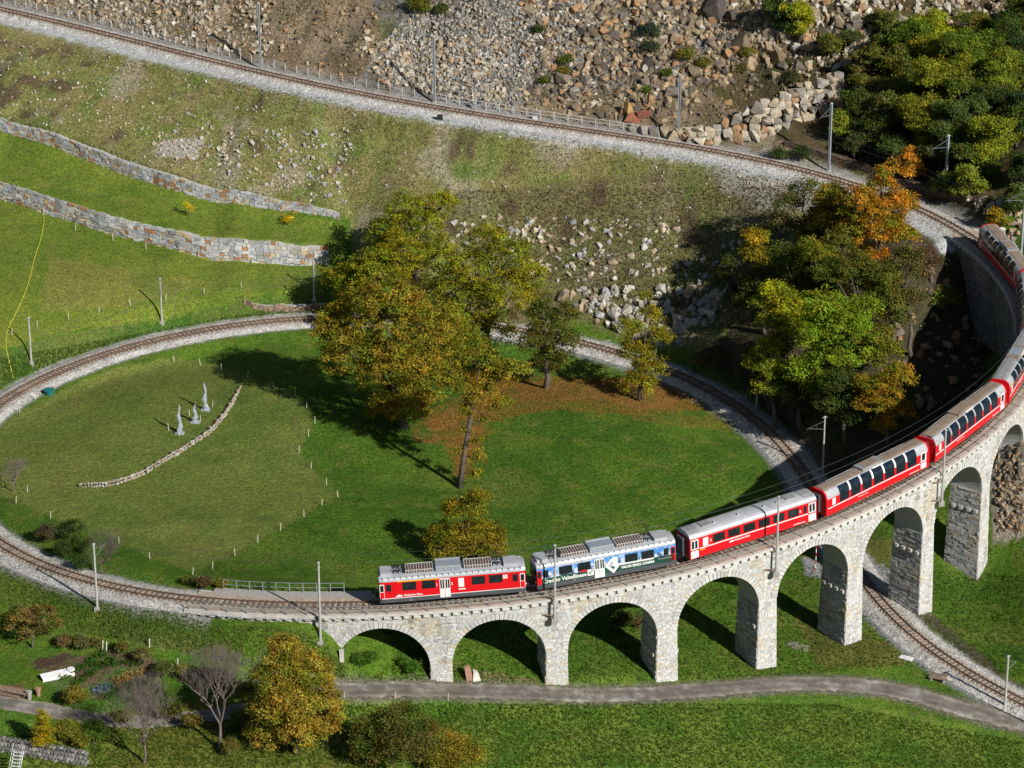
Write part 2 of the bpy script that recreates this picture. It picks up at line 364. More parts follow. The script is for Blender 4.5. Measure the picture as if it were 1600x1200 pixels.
M['adgreen'] = plain('advert_green', (.015, .06, .045), .4)

# ------------------------------------------------------------------ mesh helpers
def tag(o, label=None, cat=None, group=None, kind=None):
    if label: o['label'] = label
    if cat: o['category'] = cat
    if group: o['group'] = group
    if kind: o['kind'] = kind
    return o
def fast_mesh(name, V, F, mat, cols=None, smooth=False):
    V = np.asarray(V, np.float32); F = np.asarray(F, np.int32); me = bpy.data.meshes.new(name); k = F.shape[1]
    me.vertices.add(len(V)); me.vertices.foreach_set('co', V.ravel())
    me.loops.add(F.size); me.loops.foreach_set('vertex_index', F.ravel())
    me.polygons.add(len(F)); me.polygons.foreach_set('loop_start', np.arange(0, F.size, k, dtype=np.int32))
    me.polygons.foreach_set('use_smooth', np.full(len(F), smooth))
    if cols is not None:
        a = me.color_attributes.new('col', 'FLOAT_COLOR', 'POINT'); c = np.ones((len(V), 4), np.float32); c[:, :3] = cols; a.data.foreach_set('color', c.ravel())
    me.materials.append(mat); me.update(); me.validate() if False else None
    return me
def link(name, me, parent=None, loc=None):
    o = bpy.data.objects.new(name, me); col.objects.link(o)
    if parent: o.parent = parent
    if loc is not None: o.location = loc
    return o
def empty(name, loc=(0, 0, 0), rz=0):
    o = bpy.data.objects.new(name, None); col.objects.link(o); o.location = loc; o.rotation_euler[2] = rz; o.empty_display_size = .3; return o
BOXF = np.array([[0,3,2,1],[4,5,6,7],[0,1,5,4],[1,2,6,5],[2,3,7,6],[3,0,4,7]])
class MB:
    def __init__(s): s.v = []; s.f = []; s.c = []; s.n = 0
    def add(s, V, F, c=None):
        V = np.asarray(V, float); s.v.append(V); s.f += [tuple(int(i)+s.n for i in f) for f in F]; s.n += len(V)
        s.c.append(np.tile(c if c is not None else (1, 1, 1), (len(V), 1))); return s
    def box(s, x0, x1, y0, y1, z0, z1, c=None):
        return s.add([(x0,y0,z0),(x1,y0,z0),(x1,y1,z0),(x0,y1,z0),(x0,y0,z1),(x1,y0,z1),(x1,y1,z1),(x0,y1,z1)], BOXF, c)
    def tube(s, pts, rad, n=6, c=None):
        pts = np.asarray(pts, float); k = len(pts); rad = np.broadcast_to(rad, (k,)); V = []
        for i in range(k):
            t = pts[min(i+1, k-1)]-pts[max(i-1, 0)]; t = t/(np.linalg.norm(t)+1e-9)
            u = np.cross(t, (0, 0, 1) if abs(t[2]) < .9 else (1, 0, 0)); u /= np.linalg.norm(u)+1e-9; v = np.cross(t, u)
            for j in range(n):
                a = 2*math.pi*j/n; V.append(pts[i]+rad[i]*(math.cos(a)*u+math.sin(a)*v))
        F = [(i*n+j, i*n+(j+1) % n, (i+1)*n+(j+1) % n, (i+1)*n+j) for i in range(k-1) for j in range(n)]
        F.append(tuple(range(n-1, -1, -1))); F.append(tuple((k-1)*n+j for j in range(n))); return s.add(V, F, c)
    def loft(s, prof, xs, scale=None, closed=True, caps=True):
        k = len(prof); V = []
        for i, x in enumerate(xs):
            sy = scale[i] if scale else 1
            V += [(x, y*sy, z) for y, z in prof]
        F = []
        for i in range(len(xs)-1):
            for j in range(k if closed else k-1):
                a = i*k+j; b = i*k+(j+1) % k; F.append((a, a+k, b+k, b))
        if caps and closed: F.append(tuple(range(k))); F.append(tuple((len(xs)-1)*k+j for j in range(k-1, -1, -1)))
        return s.add(V, F)
    def mesh(s, name, mat, smooth=False):
        me = bpy.data.meshes.new(name); V = np.concatenate(s.v); me.from_pydata(V.tolist(), [], s.f)
        a = me.color_attributes.new('col', 'FLOAT_COLOR', 'POINT'); c = np.ones((len(V), 4), np.float32); c[:, :3] = np.concatenate(s.c); a.data.foreach_set('color', c.ravel())
        me.materials.append(mat)
        if smooth: me.polygons.foreach_set('use_smooth', [True]*len(me.polygons))
        me.update(); return me
    def build(s, name, mat, parent=None, smooth=False): return link(name, s.mesh(name, mat, smooth), parent)

# ------------------------------------------------------------------ the ground sheet
PX, PY = proj(GX, GY, GZ)
n1 = fbm(GX, GY, 14, 40); n2 = fbm(GX, GY, 4, 50); n3 = fbm(GX, GY, 1.6, 60, 3); rnd = RNG.random(GX.shape)
jx = (fbm(GX, GY, 3, 70)-.5)*26; jy = (fbm(GX, GY, 3, 80)-.5)*16
QX = PX+jx*.5; QY = PY+jy*.5
C = np.empty(GX.shape+(3,))
def paint(mask, c1, c2=None, t=None):
    global C
    m = np.clip(mask.astype(float), 0, 1)[..., None]; c = np.array(c1)*np.ones_like(C)
    if c2 is not None: c = c*(1-t[..., None])+np.array(c2)*t[..., None]
    C = C*(1-m)+c*m
tt = sm(.35, .65, n2)
C[:] = np.array((.040, .088, .008)); paint(np.ones(GX.shape), (.034, .080, .007), (.062, .115, .010), sm(.3, .7, .5*n2+.5*n1))
paint(sm(.5, .75, n3)*.5, (.085, .12, .012))
# lower meadow, paler and drier in places
paint(inpoly(QX, QY, [(0,1095),(520,1095),(1000,1098),(1300,1090),(1600,1150),(1700,1300),(-200,1300)]), (.055, .115, .012), (.10, .145, .018), tt)
paint(inpoly(QX, QY, [(120,1120),(260,1100),(420,1090),(540,1150),(640,1200),(660,1300),(0,1300),(60,1170)])*.8, (.13, .115, .022), (.09, .12, .016), tt)
# mown oval with the sculptures
paint(inpoly(PX+jx*.15, PY+jy*.15, [(-60,640),(0,660),(120,600),(180,574),(272,558),(315,565),(345,572),(387,587),(427,602),(461,615),(478,633),(491,658),(482,680),(466,706),(486,730),(510,755),(529,775),(503,787),(475,806),(438,826),(403,845),(366,865),(331,882),(300,893),(234,872),(185,845),(130,825),(78,806),(25,782),(-60,760)]), (.088, .118, .020), (.112, .132, .026), sm(.35, .7, .6*n1+.4*n3))
# meadow and terraces upper left
paint(inpoly(QX, PY, [(-200,180),(0,200),(130,240),(280,300),(440,330),(545,350),(530,415),(500,458),(380,465),(258,500),(150,510),(90,520),(0,548),(-200,560)]), (.072, .115, .012), (.115, .145, .018), sm(.3, .7, .6*n1+.4*n3))
paint(inpoly(QX, QY, [(80,400),(330,440),(200,480),(60,490)])*.35, (.17, .14, .04))
# scree slope below the upper line
sl_ = inpoly(PX, PY+jy*.25, [(-200,0),(0,30),(400,120),(800,195),(1200,262),(1350,300),(1240,480),(1130,540),(1020,545),(900,500),(700,520),(560,430),(545,338),(400,306),(280,281),(130,225),(0,185),(-200,150)])
paint(sl_, (.145, .15, .042), (.215, .185, .075), sm(.35, .65, n2))
paint(sl_*sm(.5, .72, fbm(GX, GY, 3, 90))*.7, (.075, .125, .018))
paint(sl_*sm(.56, .74, fbm(GX, GY, 5, 95)+.06*sm(.4, .9, n3))*.75, (.30, .26, .18))
paint(sl_*inpoly(QX, QY, [(700,300),(1180,260),(1240,420),(1100,520),(700,510)])*.55, (.15, .105, .065), (.10, .105, .032), tt)
paint(sl_*inpoly(QX, QY, [(250,215),(320,220),(310,248),(240,243)]), (.36, .33, .28))
paint(sl_*sm(.62, .75, fbm(GX, GY, 4, 130))*.8, (.075, .045, .035))
paint(inpoly(QX, QY, [(1100,262),(1230,262),(1330,320),(1200,330),(1130,300)])*.6, (.34, .33, .30))
# steep bank between the left meadow and the track
paint(inpoly(PX, PY+jy*.3, [(-100,575),(60,533),(150,511),(258,500),(380,468),(510,462),(515,490),(300,512),(130,560),(-100,640)]), (.035, .082, .010), (.075, .10, .018), tt)
# talus above the upper line
tal = (TZ['lb'] < -2.5) & (TZ['sb'] > 474)
paint(tal, (.15, .11, .065), (.23, .18, .12), sm(.3, .7, n2))
paint(tal*inpoly(QX, QY, [(560,-60),(1050,-60),(1150,60),(1000,140),(800,160),(760,185),(560,130),(600,60)]), (.19, .18, .165), (.12, .105, .08), sm(.3, .7, n3))
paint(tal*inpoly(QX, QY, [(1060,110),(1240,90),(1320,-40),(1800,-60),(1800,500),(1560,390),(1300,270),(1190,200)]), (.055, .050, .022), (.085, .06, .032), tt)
paint(tal*sm(.60, .78, fbm(GX, GY, 6, 99))*.6, (.065, .08, .018))
paint(tal*inpoly(QX, QY, [(1180,222),(1310,262),(1420,300),(1500,350),(1480,355),(1300,285),(1190,245)])*.8, (.16, .16, .06), (.25, .24, .2), tt)
# hillside inside the loop on the right
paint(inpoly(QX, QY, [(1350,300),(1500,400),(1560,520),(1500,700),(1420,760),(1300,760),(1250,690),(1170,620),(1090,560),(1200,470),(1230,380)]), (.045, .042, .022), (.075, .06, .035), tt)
paint(inpoly(QX, QY, [(1550,850),(1545,700),(1620,600),(1800,600),(1800,840),(1620,838)]), (.22, .20, .17), (.30, .26, .20), tt)
# fallen leaves
lit = inpoly(QX, QY, [(640,665),(700,640),(780,600),(880,590),(1010,600),(1070,605),(1090,640),(1010,640),(930,625),(800,625),(760,650),(742,700),(725,750),(712,745),(718,700),(650,690)])
paint(lit*.85*sm(.25, .6, n3+.2*n2), (.22, .105, .025), (.26, .13, .05), tt)
paint(inpoly(QX, QY, [(780,590),(1100,590),(1180,680),(1000,660),(860,640),(760,680)])*.4*sm(.3, .6, n3), (.17, .11, .02))
paint(inpoly(QX, QY, [(1290,960),(1400,1010),(1420,1040),(1280,1040),(1240,960)])*.6, (.13, .10, .03))
paint(inpoly(QX, QY, [(1345,840),(1440,850),(1440,960),(1345,930)])*.7, (.10, .095, .02))
# garden
paint(inpoly(QX, QY, [(60,1035),(170,1018),(235,1025),(245,1052),(160,1095),(90,1090)]), (.055, .10, .018), (.12, .085, .05), sm(.4, .6, n3))
paint(inpoly(QX, QY, [(45,1035),(110,1018),(118,1026),(60,1048)]), (.07, .045, .03))
paint(inpoly(QX, QY, [(-60,1065),(30,1070),(40,1080),(20,1096),(-60,1096)]), (.17, .085, .055))
paint(inpoly(QX, QY, [(160,1012),(250,1035),(330,1058),(330,1066),(240,1046),(160,1024)])*.9, (.10, .07, .045))
paint(inpoly(QX, QY, [(170,975),(330,1000),(380,1030),(200,1010)])*.35, (.16, .13, .05))
paint(inpoly(QX, QY, [(1455,960),(1600,1075),(1600,1088),(1440,972)])*.9, (.09, .07, .05))
paint(inpoly(QX, QY, [(1395,945),(1460,960),(1430,985),(1395,965)])*.9, (.15, .12, .085))
paint(inpoly(QX, QY, [(1225,1000),(1265,1010),(1262,1018),(1222,1006)])*.7, (.3, .27, .22))
paint(inpoly(QX, QY, [(745,1048),(850,1060),(845,1066),(760,1062)])*.6, (.22, .16, .09))
# gravel shoulders, road edges
ga = (TZ['sa'] < 318)
paint(ga*(1-sm(2.3, 3.0, TZ['da']+(n3-.5)*.7)), (.36, .355, .34))
paint(ga*(TZ['la'] > 0)*(TZ['sa'] < 170)*(1-sm(2.8, 3.6, TZ['da']+(n3-.5)*.7)), (.22, .22, .22))
paint((TZ['la'] < 0)*(TZ['sa'] > 284)*(TZ['sa'] < 320)*(1-sm(3.0, 3.8, TZ['da']+(n3-.5)*.7)), (.24, .235, .23))
paint((TZ['sb'] > 473)*(TZ['lb'] > 0)*(1-sm(3.9, 4.9, TZ['db']+(n3-.5)*1.0)), (.42, .425, .42))
paint((TZ['sb'] > 473)*(TZ['lb'] <= 0)*(1-sm(2.6, 4.2, TZ['db']+(n3-.5)*1.6)), (.28, .27, .25))
paint(inpoly(QX, QY, [(1255,868),(1292,878),(1292,905),(1262,900)]) | inpoly(QX, QY, [(1350,875),(1385,885),(1400,915),(1350,905)]), (.26, .26, .26))
paint((1-sm(1.7, 2.5, TZ['dr']+(n3-.5)*.9))*.8, (.17, .145, .12))
gm_ = (C[..., 1] > C[..., 0]*1.02) & (C[..., 2] < C[..., 1]*.45); paint(gm_*sm(.55, .8, fbm(GX, GY, 9, 150))*.35, (.11, .12, .022)); paint(gm_*sm(.55, .8, fbm(GX, GY, 6, 160))*.4, (.030, .075, .008))
# bare earth flecks
paint((n3 > .66)*(rnd > .5)*.35*(1-tal), (.10, .09, .03))
grn_ = ((C[..., 1] > C[..., 0]*1.02) & (C[..., 2] < C[..., 1]*.45))[..., None]; C = np.where(grn_, C*np.array([1.30, 1.27, 1.45]), C)
ny, nx = GX.shape
I = np.arange(nx*ny).reshape(ny, nx)
F = np.stack([I[:-1, :-1], I[:-1, 1:], I[1:, 1:], I[1:, :-1]], -1).reshape(-1, 4)
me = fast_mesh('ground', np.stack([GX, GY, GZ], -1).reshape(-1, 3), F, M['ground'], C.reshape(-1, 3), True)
tag(link('ground', me), 'meadow and scree ground sloping up from the bottom edge to the talus', None, None, 'structure')
# far surroundings: the same slope carried on outwards, joined to the rim of the fine sheet
def outer():
    ax = np.concatenate([[-1500, -900, -500, -300, -200, -150], np.arange(XA, XB+.1, 4), [150, 200, 300, 500, 900, 1500]])
    ay = np.concatenate([[-600, -200, 50, 150, 220, 260], np.arange(YA, YB, 4), [YB, 600, 660, 760, 900, 1300, 2000]])
    X, Y = np.meshgrid(ax, ay); Xc = np.clip(X, XA, XB); Yc = np.clip(Y, YA, YB)
    Z = hz(Xc, Yc)+np.clip(Y-YB, 0, 1e9)*.5+np.clip(YA-Y, 0, 1e9)*-.22+np.clip(np.abs(X-Xc), 0, 1e9)*.12
    I = np.arange(X.size).reshape(X.shape); F = np.stack([I[:-1, :-1], I[:-1, 1:], I[1:, 1:], I[1:, :-1]], -1)
    cxm = (X[:-1, :-1]+X[1:, 1:])/2; cym = (Y[:-1, :-1]+Y[1:, 1:])/2
    F = F[~((cxm > XA) & (cxm < XB) & (cym > YA) & (cym < YB))]
    c = np.tile((.06, .085, .02), (X.size, 1))
    tag(link('hillside', fast_mesh('hillside', np.stack([X, Y, Z], -1).reshape(-1, 3), F, M['ground'], c, True)), 'wooded hillside carrying on beyond the picture', None, None, 'structure')
outer()
# country road
def ribbon(Cn, hw, dz, name, mat, wob=0.0, cross=(-1, -.78, -.55, -.3, 0, .3, .55, .78, 1)):
    t = np.gradient(Cn, axis=0); t /= np.linalg.norm(t[:, :2], axis=1)[:, None]; n = np.stack([-t[:, 1], t[:, 0]], -1)
    V = []; k = len(cross)
    for i, c in enumerate(Cn):
        for q in cross:
            o = q*(hw+wob*(RNG.random()-.5)*(abs(q) == 1)); x, y = c[0]+n[i, 0]*o, c[1]+n[i, 1]*o; V.append((x, y, float(hz(x, y))+dz+.03*(1-q*q)))
    F = [(i*k+j+1, i*k+j, (i+1)*k+j, (i+1)*k+j+1) for i in range(len(Cn)-1) for j in range(k-1)]
    Va = np.array(V); tone = {1: (1.15, 1.1, 1.0), .78: (1.28, 1.24, 1.16), .55: (.92, .92, .92), .3: (.88, .88, .88), 0: (1.02, 1.04, .92)}
    cc = np.array([tone[abs(q)] for _ in Cn for q in cross])*(.8+.45*fbm(Va[:, 0], Va[:, 1]*2.2, 1.8, 300, 3))[:, None]
    return link(name, fast_mesh(name, V, F, mat, cc))
def dense(Cn, step=.6):
    d = np.concatenate([[0], np.cumsum(np.hypot(*(Cn[1:, :2]-Cn[:-1, :2]).T))]); t = np.arange(0, d[-1], step)
    return np.stack([np.interp(t, d, Cn[:, i]) for i in range(3)], -1)
tag(ribbon(dense(RC, .4), 1.55, .05, 'road', M['road'], .5), 'narrow grey country road below the viaduct', None, None, 'structure')
GR = catmull(np.vstack([hit1(a, b) for a, b in [(-40,1092),(20,1100),(60,1108),(120,1118),(200,1128),(300,1122),(380,1110),(430,1098)]]))
tag(ribbon(dense(GR), 1.1, .05, 'path', M['road'], .3), 'grey garden path at the bottom left', None, None, 'structure')

# ------------------------------------------------------------------ permanent way
def bed(s0, s1, name, label, hw=1.55, base=2.5, parent=None, low=.52):
    ss = np.arange(s0, s1+.01, .5); prof = [(-base, -low), (-hw, -.20), (-.6, -.17), (.6, -.17), (hw, -.20), (base, -low)]
    V = []
    for s in ss:
        for o, z in prof:
            jit = (RNG.random()-.5)
            V.append(P(s, o+jit*.12*(abs(o) > 1), z+jit*.05))
    k = len(prof); F = [(i*k+j, (i+1)*k+j, (i+1)*k+j+1, i*k+j+1)[::-1] for i in range(len(ss)-1) for j in range(k-1)]
    bc = np.array([[(1, 1, 1) if abs(o_) > 1.2 else (.86, .74, .62) if abs(o_) < .7 else (.95, .90, .84) for o_, _ in prof] for _s_ in ss]).reshape(-1, 3)*RNG.uniform(.86, 1.08, (len(V), 1)); o = link(name, fast_mesh(name, V, F, M['ballast'], bc), parent)
    if not parent: tag(o, label, None, None, 'structure')
    return o
lower = bed(0, 338, 'ballast_bed', 'pale gravel bed of the lower loop of track')
upper = bed(472, 700, 'ballast_bed', 'pale gravel bed of the upper line across the slope')
deckb = bed(338, 472, 'ballast_bed', 'gravel bed of the track on top of the viaduct', 0.92, 1.0, None, .30)
track = empty('railway_track', P(0)); tag(track, 'single metre gauge railway line with brown sleepers climbing in a loop', 'railway track')
track.location = (0, 0, 0)
def railmesh(off):
    ss = np.arange(0, 700.1, 1.0); V = []
    for s in ss:
        for o, z in ((-.05, -.12), (.05, -.12), (.05, 0), (-.05, 0)): V.append(P(s, off+o, z))
    F = [(i*4+j, (i+1)*4+j, (i+1)*4+(j+1) % 4, i*4+(j+1) % 4) for i in range(len(ss)-1) for j in range(4)]
    return fast_mesh('rail', V, F, M['rail'])
link('rail', railmesh(.52), track); link('rail', railmesh(-.52), track)
SLB = [MB().box(-.13, .13, -.88, .88, -.16, 0, c).mesh('sleeper', M['sleeper']) for c in ((.20, .145, .11), (.16, .115, .09), (.25, .19, .15), (.14, .12, .105))]
SP = .66
near_s = [s for s in np.arange(52, 104, SP)]+[s for s in np.arange(289, 431, SP)]
for s in near_s[:298]:
    o = link('sleeper', random.choice(SLB), track); p = P(s, 0, -.095); o.location = p; o.rotation_euler = (0, -math.atan(GRAD), HD(s)+random.uniform(-.015, .015))
nearset = set(round(s, 3) for s in near_s[:298])
mb = MB(); cs = ((.20, .145, .11), (.16, .115, .09), (.25, .19, .15), (.14, .12, .105))
for s in list(np.arange(0, 52, SP))+list(np.arange(104, 289, SP))+list(np.arange(431.2, 700, SP)):
    h = HD(s); c_, s_ = math.cos(h), math.sin(h); p = P(s, 0, -.095)
    V = [(p[0]+a*c_-b*s_, p[1]+a*s_+b*c_, p[2]+z+a*GRAD) for z in (-.16, 0) for a, b in ((-.13, -.95), (.13, -.95), (.13, .95), (-.13, .95))]
    mb.add(V, BOXF, random.choice(cs))
tag(mb.build('sleepers', M['sleeper'], track), 'further brown sleepers of the line', kind='stuff')
# contact and carrying wires
def wire(name, label, pts, r=.022, group=None):
    o = MB().tube(pts, r, 4).build(name, M['wire']); return tag(o, label, 'wire', group)
wire('overhead_wire', 'thin contact wire hanging above the rails of the line', P(np.arange(40, 690, 3.0), 0, 5.0), .014)
wire('overhead_wire', 'thin carrying wire above the contact wire of the line', P(np.arange(40, 690, 3.0), 0.1, 5.9), .011)

# ------------------------------------------------------------------ stone courses
STONEF = np.array([[4,5,6,7],[0,1,5,4],[1,2,6,5],[2,3,7,6],[3,0,4,7]])
def masonry(fn, u0, u1, v0, v1, skip, rowh=(.20, .29), wid=(.28, .75), gap=.012, proud=(.015, .055), pal=None, rot=.0, rng=RNG):
    """stones laid in courses on the surface fn(u, v, out); returns vertices (N,8,3) and colours (N,3)"""
    U = []; v = v0
    while v < v1:
        h = rng.uniform(*rowh); u = u0-rng.uniform(0, .4)
        while u < u1:
            wd = rng.uniform(*wid); a, b = max(u, u0), min(u+wd, u1)
            if b-a > .08 and not skip((a+b)/2, v+h/2, (b-a)/2, h/2): U.append((a+gap, b-gap, v+gap, min(v+h, v1+.02)-gap))
            u += wd
        v += h
    U = np.array(U)
    if len(U) == 0: return np.zeros((0, 8, 3)), np.zeros((0, 3))
    n = len(U); j = lambda s: rng.uniform(-s, s, n)
    a, b, c, d = U.T; e = .022; pr = rng.uniform(*proud, n)
    cor = [(a, c), (b, c), (b, d), (a, d)]
    base = [fn(x, y, np.full(n, -.03)) for x, y in cor]
    top = [fn(x+sx*e+j(.012), y+sy*e+j(.012), pr+j(.012)) for (x, y), sx, sy in zip(cor, (1, -1, -1, 1), (1, 1, -1, -1))]
    V = np.stack(base+top, 1)
    pal = pal or GRANITE; k = rng.choice(len(pal), n, p=[q[3] for q in pal]); C_ = np.array([q[:3] for q in pal])[k]*rng.uniform(.80, 1.02, (n, 1))
    um, vm = (a+b)/2, (c+d)/2; w1 = fbm(um, vm, 2.6, 200, 3); w2 = fbm(um*4, vm*.45, 1.4, 220, 3)
    C_ = C_*(1-.42*sm(.5, .85, w2))[:, None]; C_ = C_*(1-sm(.55, .8, w1)[:, None]*np.array([.06, .14, .30]))
    return V, C_
GRANITE = [(.62, .615, .59, .48), (.58, .58, .565, .22), (.52, .53, .53, .12), (.63, .60, .54, .09), (.54, .46, .34, .05), (.58, .52, .42, .04)]
SHADEGR = [(.30, .29, .27, .4), (.24, .235, .225, .3), (.36, .345, .32, .2), (.30, .25, .18, .1)]  # granite for the shaded inner face, with the shade put into its colours
def stone_obj(name, VC, mat, parent):
    V, Cc = VC; n = len(V)
    if n == 0: return None
    F = (STONEF[None]+np.arange(n)[:, None, None]*8).reshape(-1, 4)
    return tag(link(name, fast_mesh(name, V.reshape(-1, 3), F, mat, np.repeat(Cc, 8, 0)), parent), kind='stuff')

# ------------------------------------------------------------------ viaduct
SK = [331.9, 344.0, 356.2, 368.4, 380.6, 392.8, 404.9, 416.8, 428.7, 440.6]; RA = 4.95; HW = 2.0
via = empty('stone_viaduct'); tag(via, 'curved grey granite viaduct of semicircular arches carrying the train', 'viaduct')
ARC = [((SK[i]+SK[i+1])/2) for i in range(9)]; ZS = [GRAD*c-1.95-RA for c in ARC]
def gmin(s, off=0):
    q = P(s, off); return float(hz(q[0], q[1]))
def strip(mb, rows):   # rows: list of (bottom point, top point)
    V = [p for r in rows for p in r]; mb.add(V, [(2*i, 2*i+2, 2*i+3, 2*i+1) for i in range(len(rows)-1)])
core = MB()
for side in (-1, 1):
    rows = []
    def rr(s, z): rows.append((P(s, side*HW)*[1, 1, 0]+[0, 0, z], P(s, side*HW, -.42)))
    for s in np.arange(316, SK[0]-.9, 1.5): rr(s, min(gmin(s, side*2.3)-1.5, GRAD*s-1))
    for i, c in enumerate(ARC):
        if i == 0: rr(c-RA, gmin(c-RA)-1.5)
        for th in np.linspace(0, math.pi, 29): s = c-RA*math.cos(th); rr(s, ZS[i]+RA*math.sin(th))
        if i == 8: rr(c+RA+.001, 0)
    for s in np.arange(442, 477, 1.5): rr(s, min(gmin(s, side*2.3)-1.5, 12))
    strip(core, rows)
for i, c in enumerate(ARC):    # soffits
    rows = []
    for th in np.linspace(0, math.pi, 29): s = c-RA*math.cos(th); z = ZS[i]+RA*math.sin(th); rows.append((P(s, -HW)*[1, 1, 0]+[0, 0, z], P(s, HW)*[1, 1, 0]+[0, 0, z]))
    strip(core, rows)
rows = [(P(s, -HW, -.3), P(s, HW, -.3)) for s in np.arange(316, 476, 1.0)]; strip(core, rows)
core.build('spandrel_wall', M['mortar'], via)
def arch_skip(s, z, hs, hh):
    if z+hh > GRAD*s-.42: return True
    for c, zs in zip(ARC, ZS):
        if abs(s-c) < 6.5:
            if z > zs: return math.hypot(s-c, z-zs) < 5.62
            return abs(s-c) < RA+hs
    return False
def face(side):
    def fn(s, z, out): q = P(s, side*(HW+out)); q[..., 2] = z; return q
    return fn
def ground_skip(side, lo=317):
    def f(s, z, a, b): return arch_skip(s, z, a, b) or z < gmin(s, side*2.1)-.6 or (SK[0]+1 < s < SK[-1]-1 and z < GRAD*s-1.95-RA-1.1)
    return f
stone_obj('facing_stones', masonry(face(-1), 317, 447, 9.5, 22.5, ground_skip(-1)), M['stone'], via)
stone_obj('inner_facing_stones', masonry(face(1), 436, 475, 6, 23.9, lambda s, z, a, b: z+b > GRAD*s-.42 or z < gmin(s, 2.1)-.6 or (s < 440 and z < 14), rowh=(.3, .5), wid=(.4, 1.0), proud=(.01, .10), pal=SHADEGR), M['stone'], via)
# voussoirs: one block each round the eight arches in view
nv = 36
for i, c in enumerate(ARC[:8]):
    for k in range(nv):
        t0, t1 = math.pi*k/nv+.006, math.pi*(k+1)/nv-.006; r1 = 5.62+random.uniform(-.10, .16); pr = random.uniform(.05, .085)
        def q(r, t, out): p = P(c-r*math.cos(t), -(HW+out)); p[2] = ZS[i]+r*math.sin(t); return p
        V = [q(RA-.02, t0, -.3), q(r1, t0, -.3), q(r1, t1, -.3), q(RA-.02, t1, -.3), q(RA-.02, t0, pr), q(r1-.02, t0+.003, pr), q(r1-.02, t1-.003, pr), q(RA-.02, t1, pr)]
        o = V[0]; g = random.uniform(.82, 1.08); b = random.choice([(.56, .55, .52)]*5+[(.50, .50, .49)]*2+[(.54, .48, .38)])
        m_ = MB().add([v-o for v in V], [(0,3,2,1),(4,5,6,7),(0,1,5,4),(1,2,6,5),(2,3,7,6),(3,0,4,7)], [x*g for x in b]).mesh('voussoir', M['stone'])
        link('voussoir', m_, via, o)
# piers with battered faces
for i, s in enumerate(SK):
    zs0 = ZS[i-1] if i else ZS[0]; zs1 = ZS[i] if i < 9 else ZS[8]; zt = max(zs0, zs1)
    gl = min(gmin(s-1.5, -2.2), gmin(s+1.5, -2.2), gmin(s-1.5, 2.2), gmin(s+1.5, 2.2))-.8
    hs = 12.15/2-RA; B = .022
    if i == 0: sa_, sb_ = 330.2, ARC[0]-RA
    elif i == 9: sa_, sb_ = ARC[8]+RA, 444
    else: sa_, sb_ = ARC[i-1]+RA, ARC[i]-RA
    mid = (sa_+sb_)/2; hs = (sb_-sa_)/2; cx_, cy_, _z = P(mid); h = HD(mid); T = np.array([math.cos(h), math.sin(h)]); Nn = np.array([-math.sin(h), math.cos(h)])
    pr = empty('pier'); pr.parent = via; tag(pr)
    m_ = MB()
    def pt(a, b, z): g = B*(zt-z); return (cx_+T[0]*a*(1+g/hs)+Nn[0]*b*(1+g/HW), cy_+T[1]*a*(1+g/hs)+Nn[1]*b*(1+g/HW), z)
    V = [pt(a*hs, b*HW, z) for z in (gl, zt-.02) for a, b in ((-1, -1), (1, -1), (1, 1), (-1, 1))]
    base_ = m_.add(V, BOXF).mesh('pier', M['mortar']); pr_o = link('pier', base_, via); bpy.data.objects.remove(pr)
    def fnf(u, z, out):
        g = B*(zt-z); a = u*(1+g/hs); b = -(HW+g+out); return np.stack([cx_+T[0]*a+Nn[0]*b, cy_+T[1]*a+Nn[1]*b, z], -1)
    def fl(sign):
        def f(u, z, out):
            g = B*(zt-z); a = sign*(hs+g+out); b = u*(1+g/HW); return np.stack([cx_+T[0]*a+Nn[0]*b, cy_+T[1]*a+Nn[1]*b, z], -1)
        return f
    gf = gmin(s, -2.3)-.5; no = lambda *a: False
    VC = [masonry(fnf, -hs, hs, max(gf, gl), zt+.02, no)]
    if i in (0, 9): VC.append(masonry(fl(1 if i == 0 else -1), -HW, HW, max(gl, 0), zt, no, wid=(.4, 1.0), proud=(.02, .10)))
    else:
        pal = SHADEGR if i < 7 else None
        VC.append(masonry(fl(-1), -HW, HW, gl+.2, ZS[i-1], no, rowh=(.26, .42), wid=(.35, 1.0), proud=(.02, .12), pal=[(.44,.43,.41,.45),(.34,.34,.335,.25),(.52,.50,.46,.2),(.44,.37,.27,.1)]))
        VC.append(masonry(fl(1), -HW, HW, gl+.2, ZS[i], no))
    stone_obj('pier_stones', (np.concatenate([v[0] for v in VC]), np.concatenate([v[1] for v in VC])), M['stone'], pr_o)
    if 3 <= i < 9:     # stubs left from the arch centring
        for sgn in (-1, 1):
            for b in (-1.5, -.55, .45, 1.4):
                z = zt-3.1; g = B*3.1; a0, a1 = sorted((sgn*(hs-.1), sgn*(hs+g+.30)))
                V = [(cx_+T[0]*a+Nn[0]*bb, cy_+T[1]*a+Nn[1]*bb, zz) for zz in (z-.2, z+.2) for a, bb in ((a0, b-.2), (a1, b-.2), (a1, b+.2), (a0, b+.2))]
                MB().add(V, BOXF, (.48, .46, .42)).build('corbel_stone', M['stone'], pr_o)
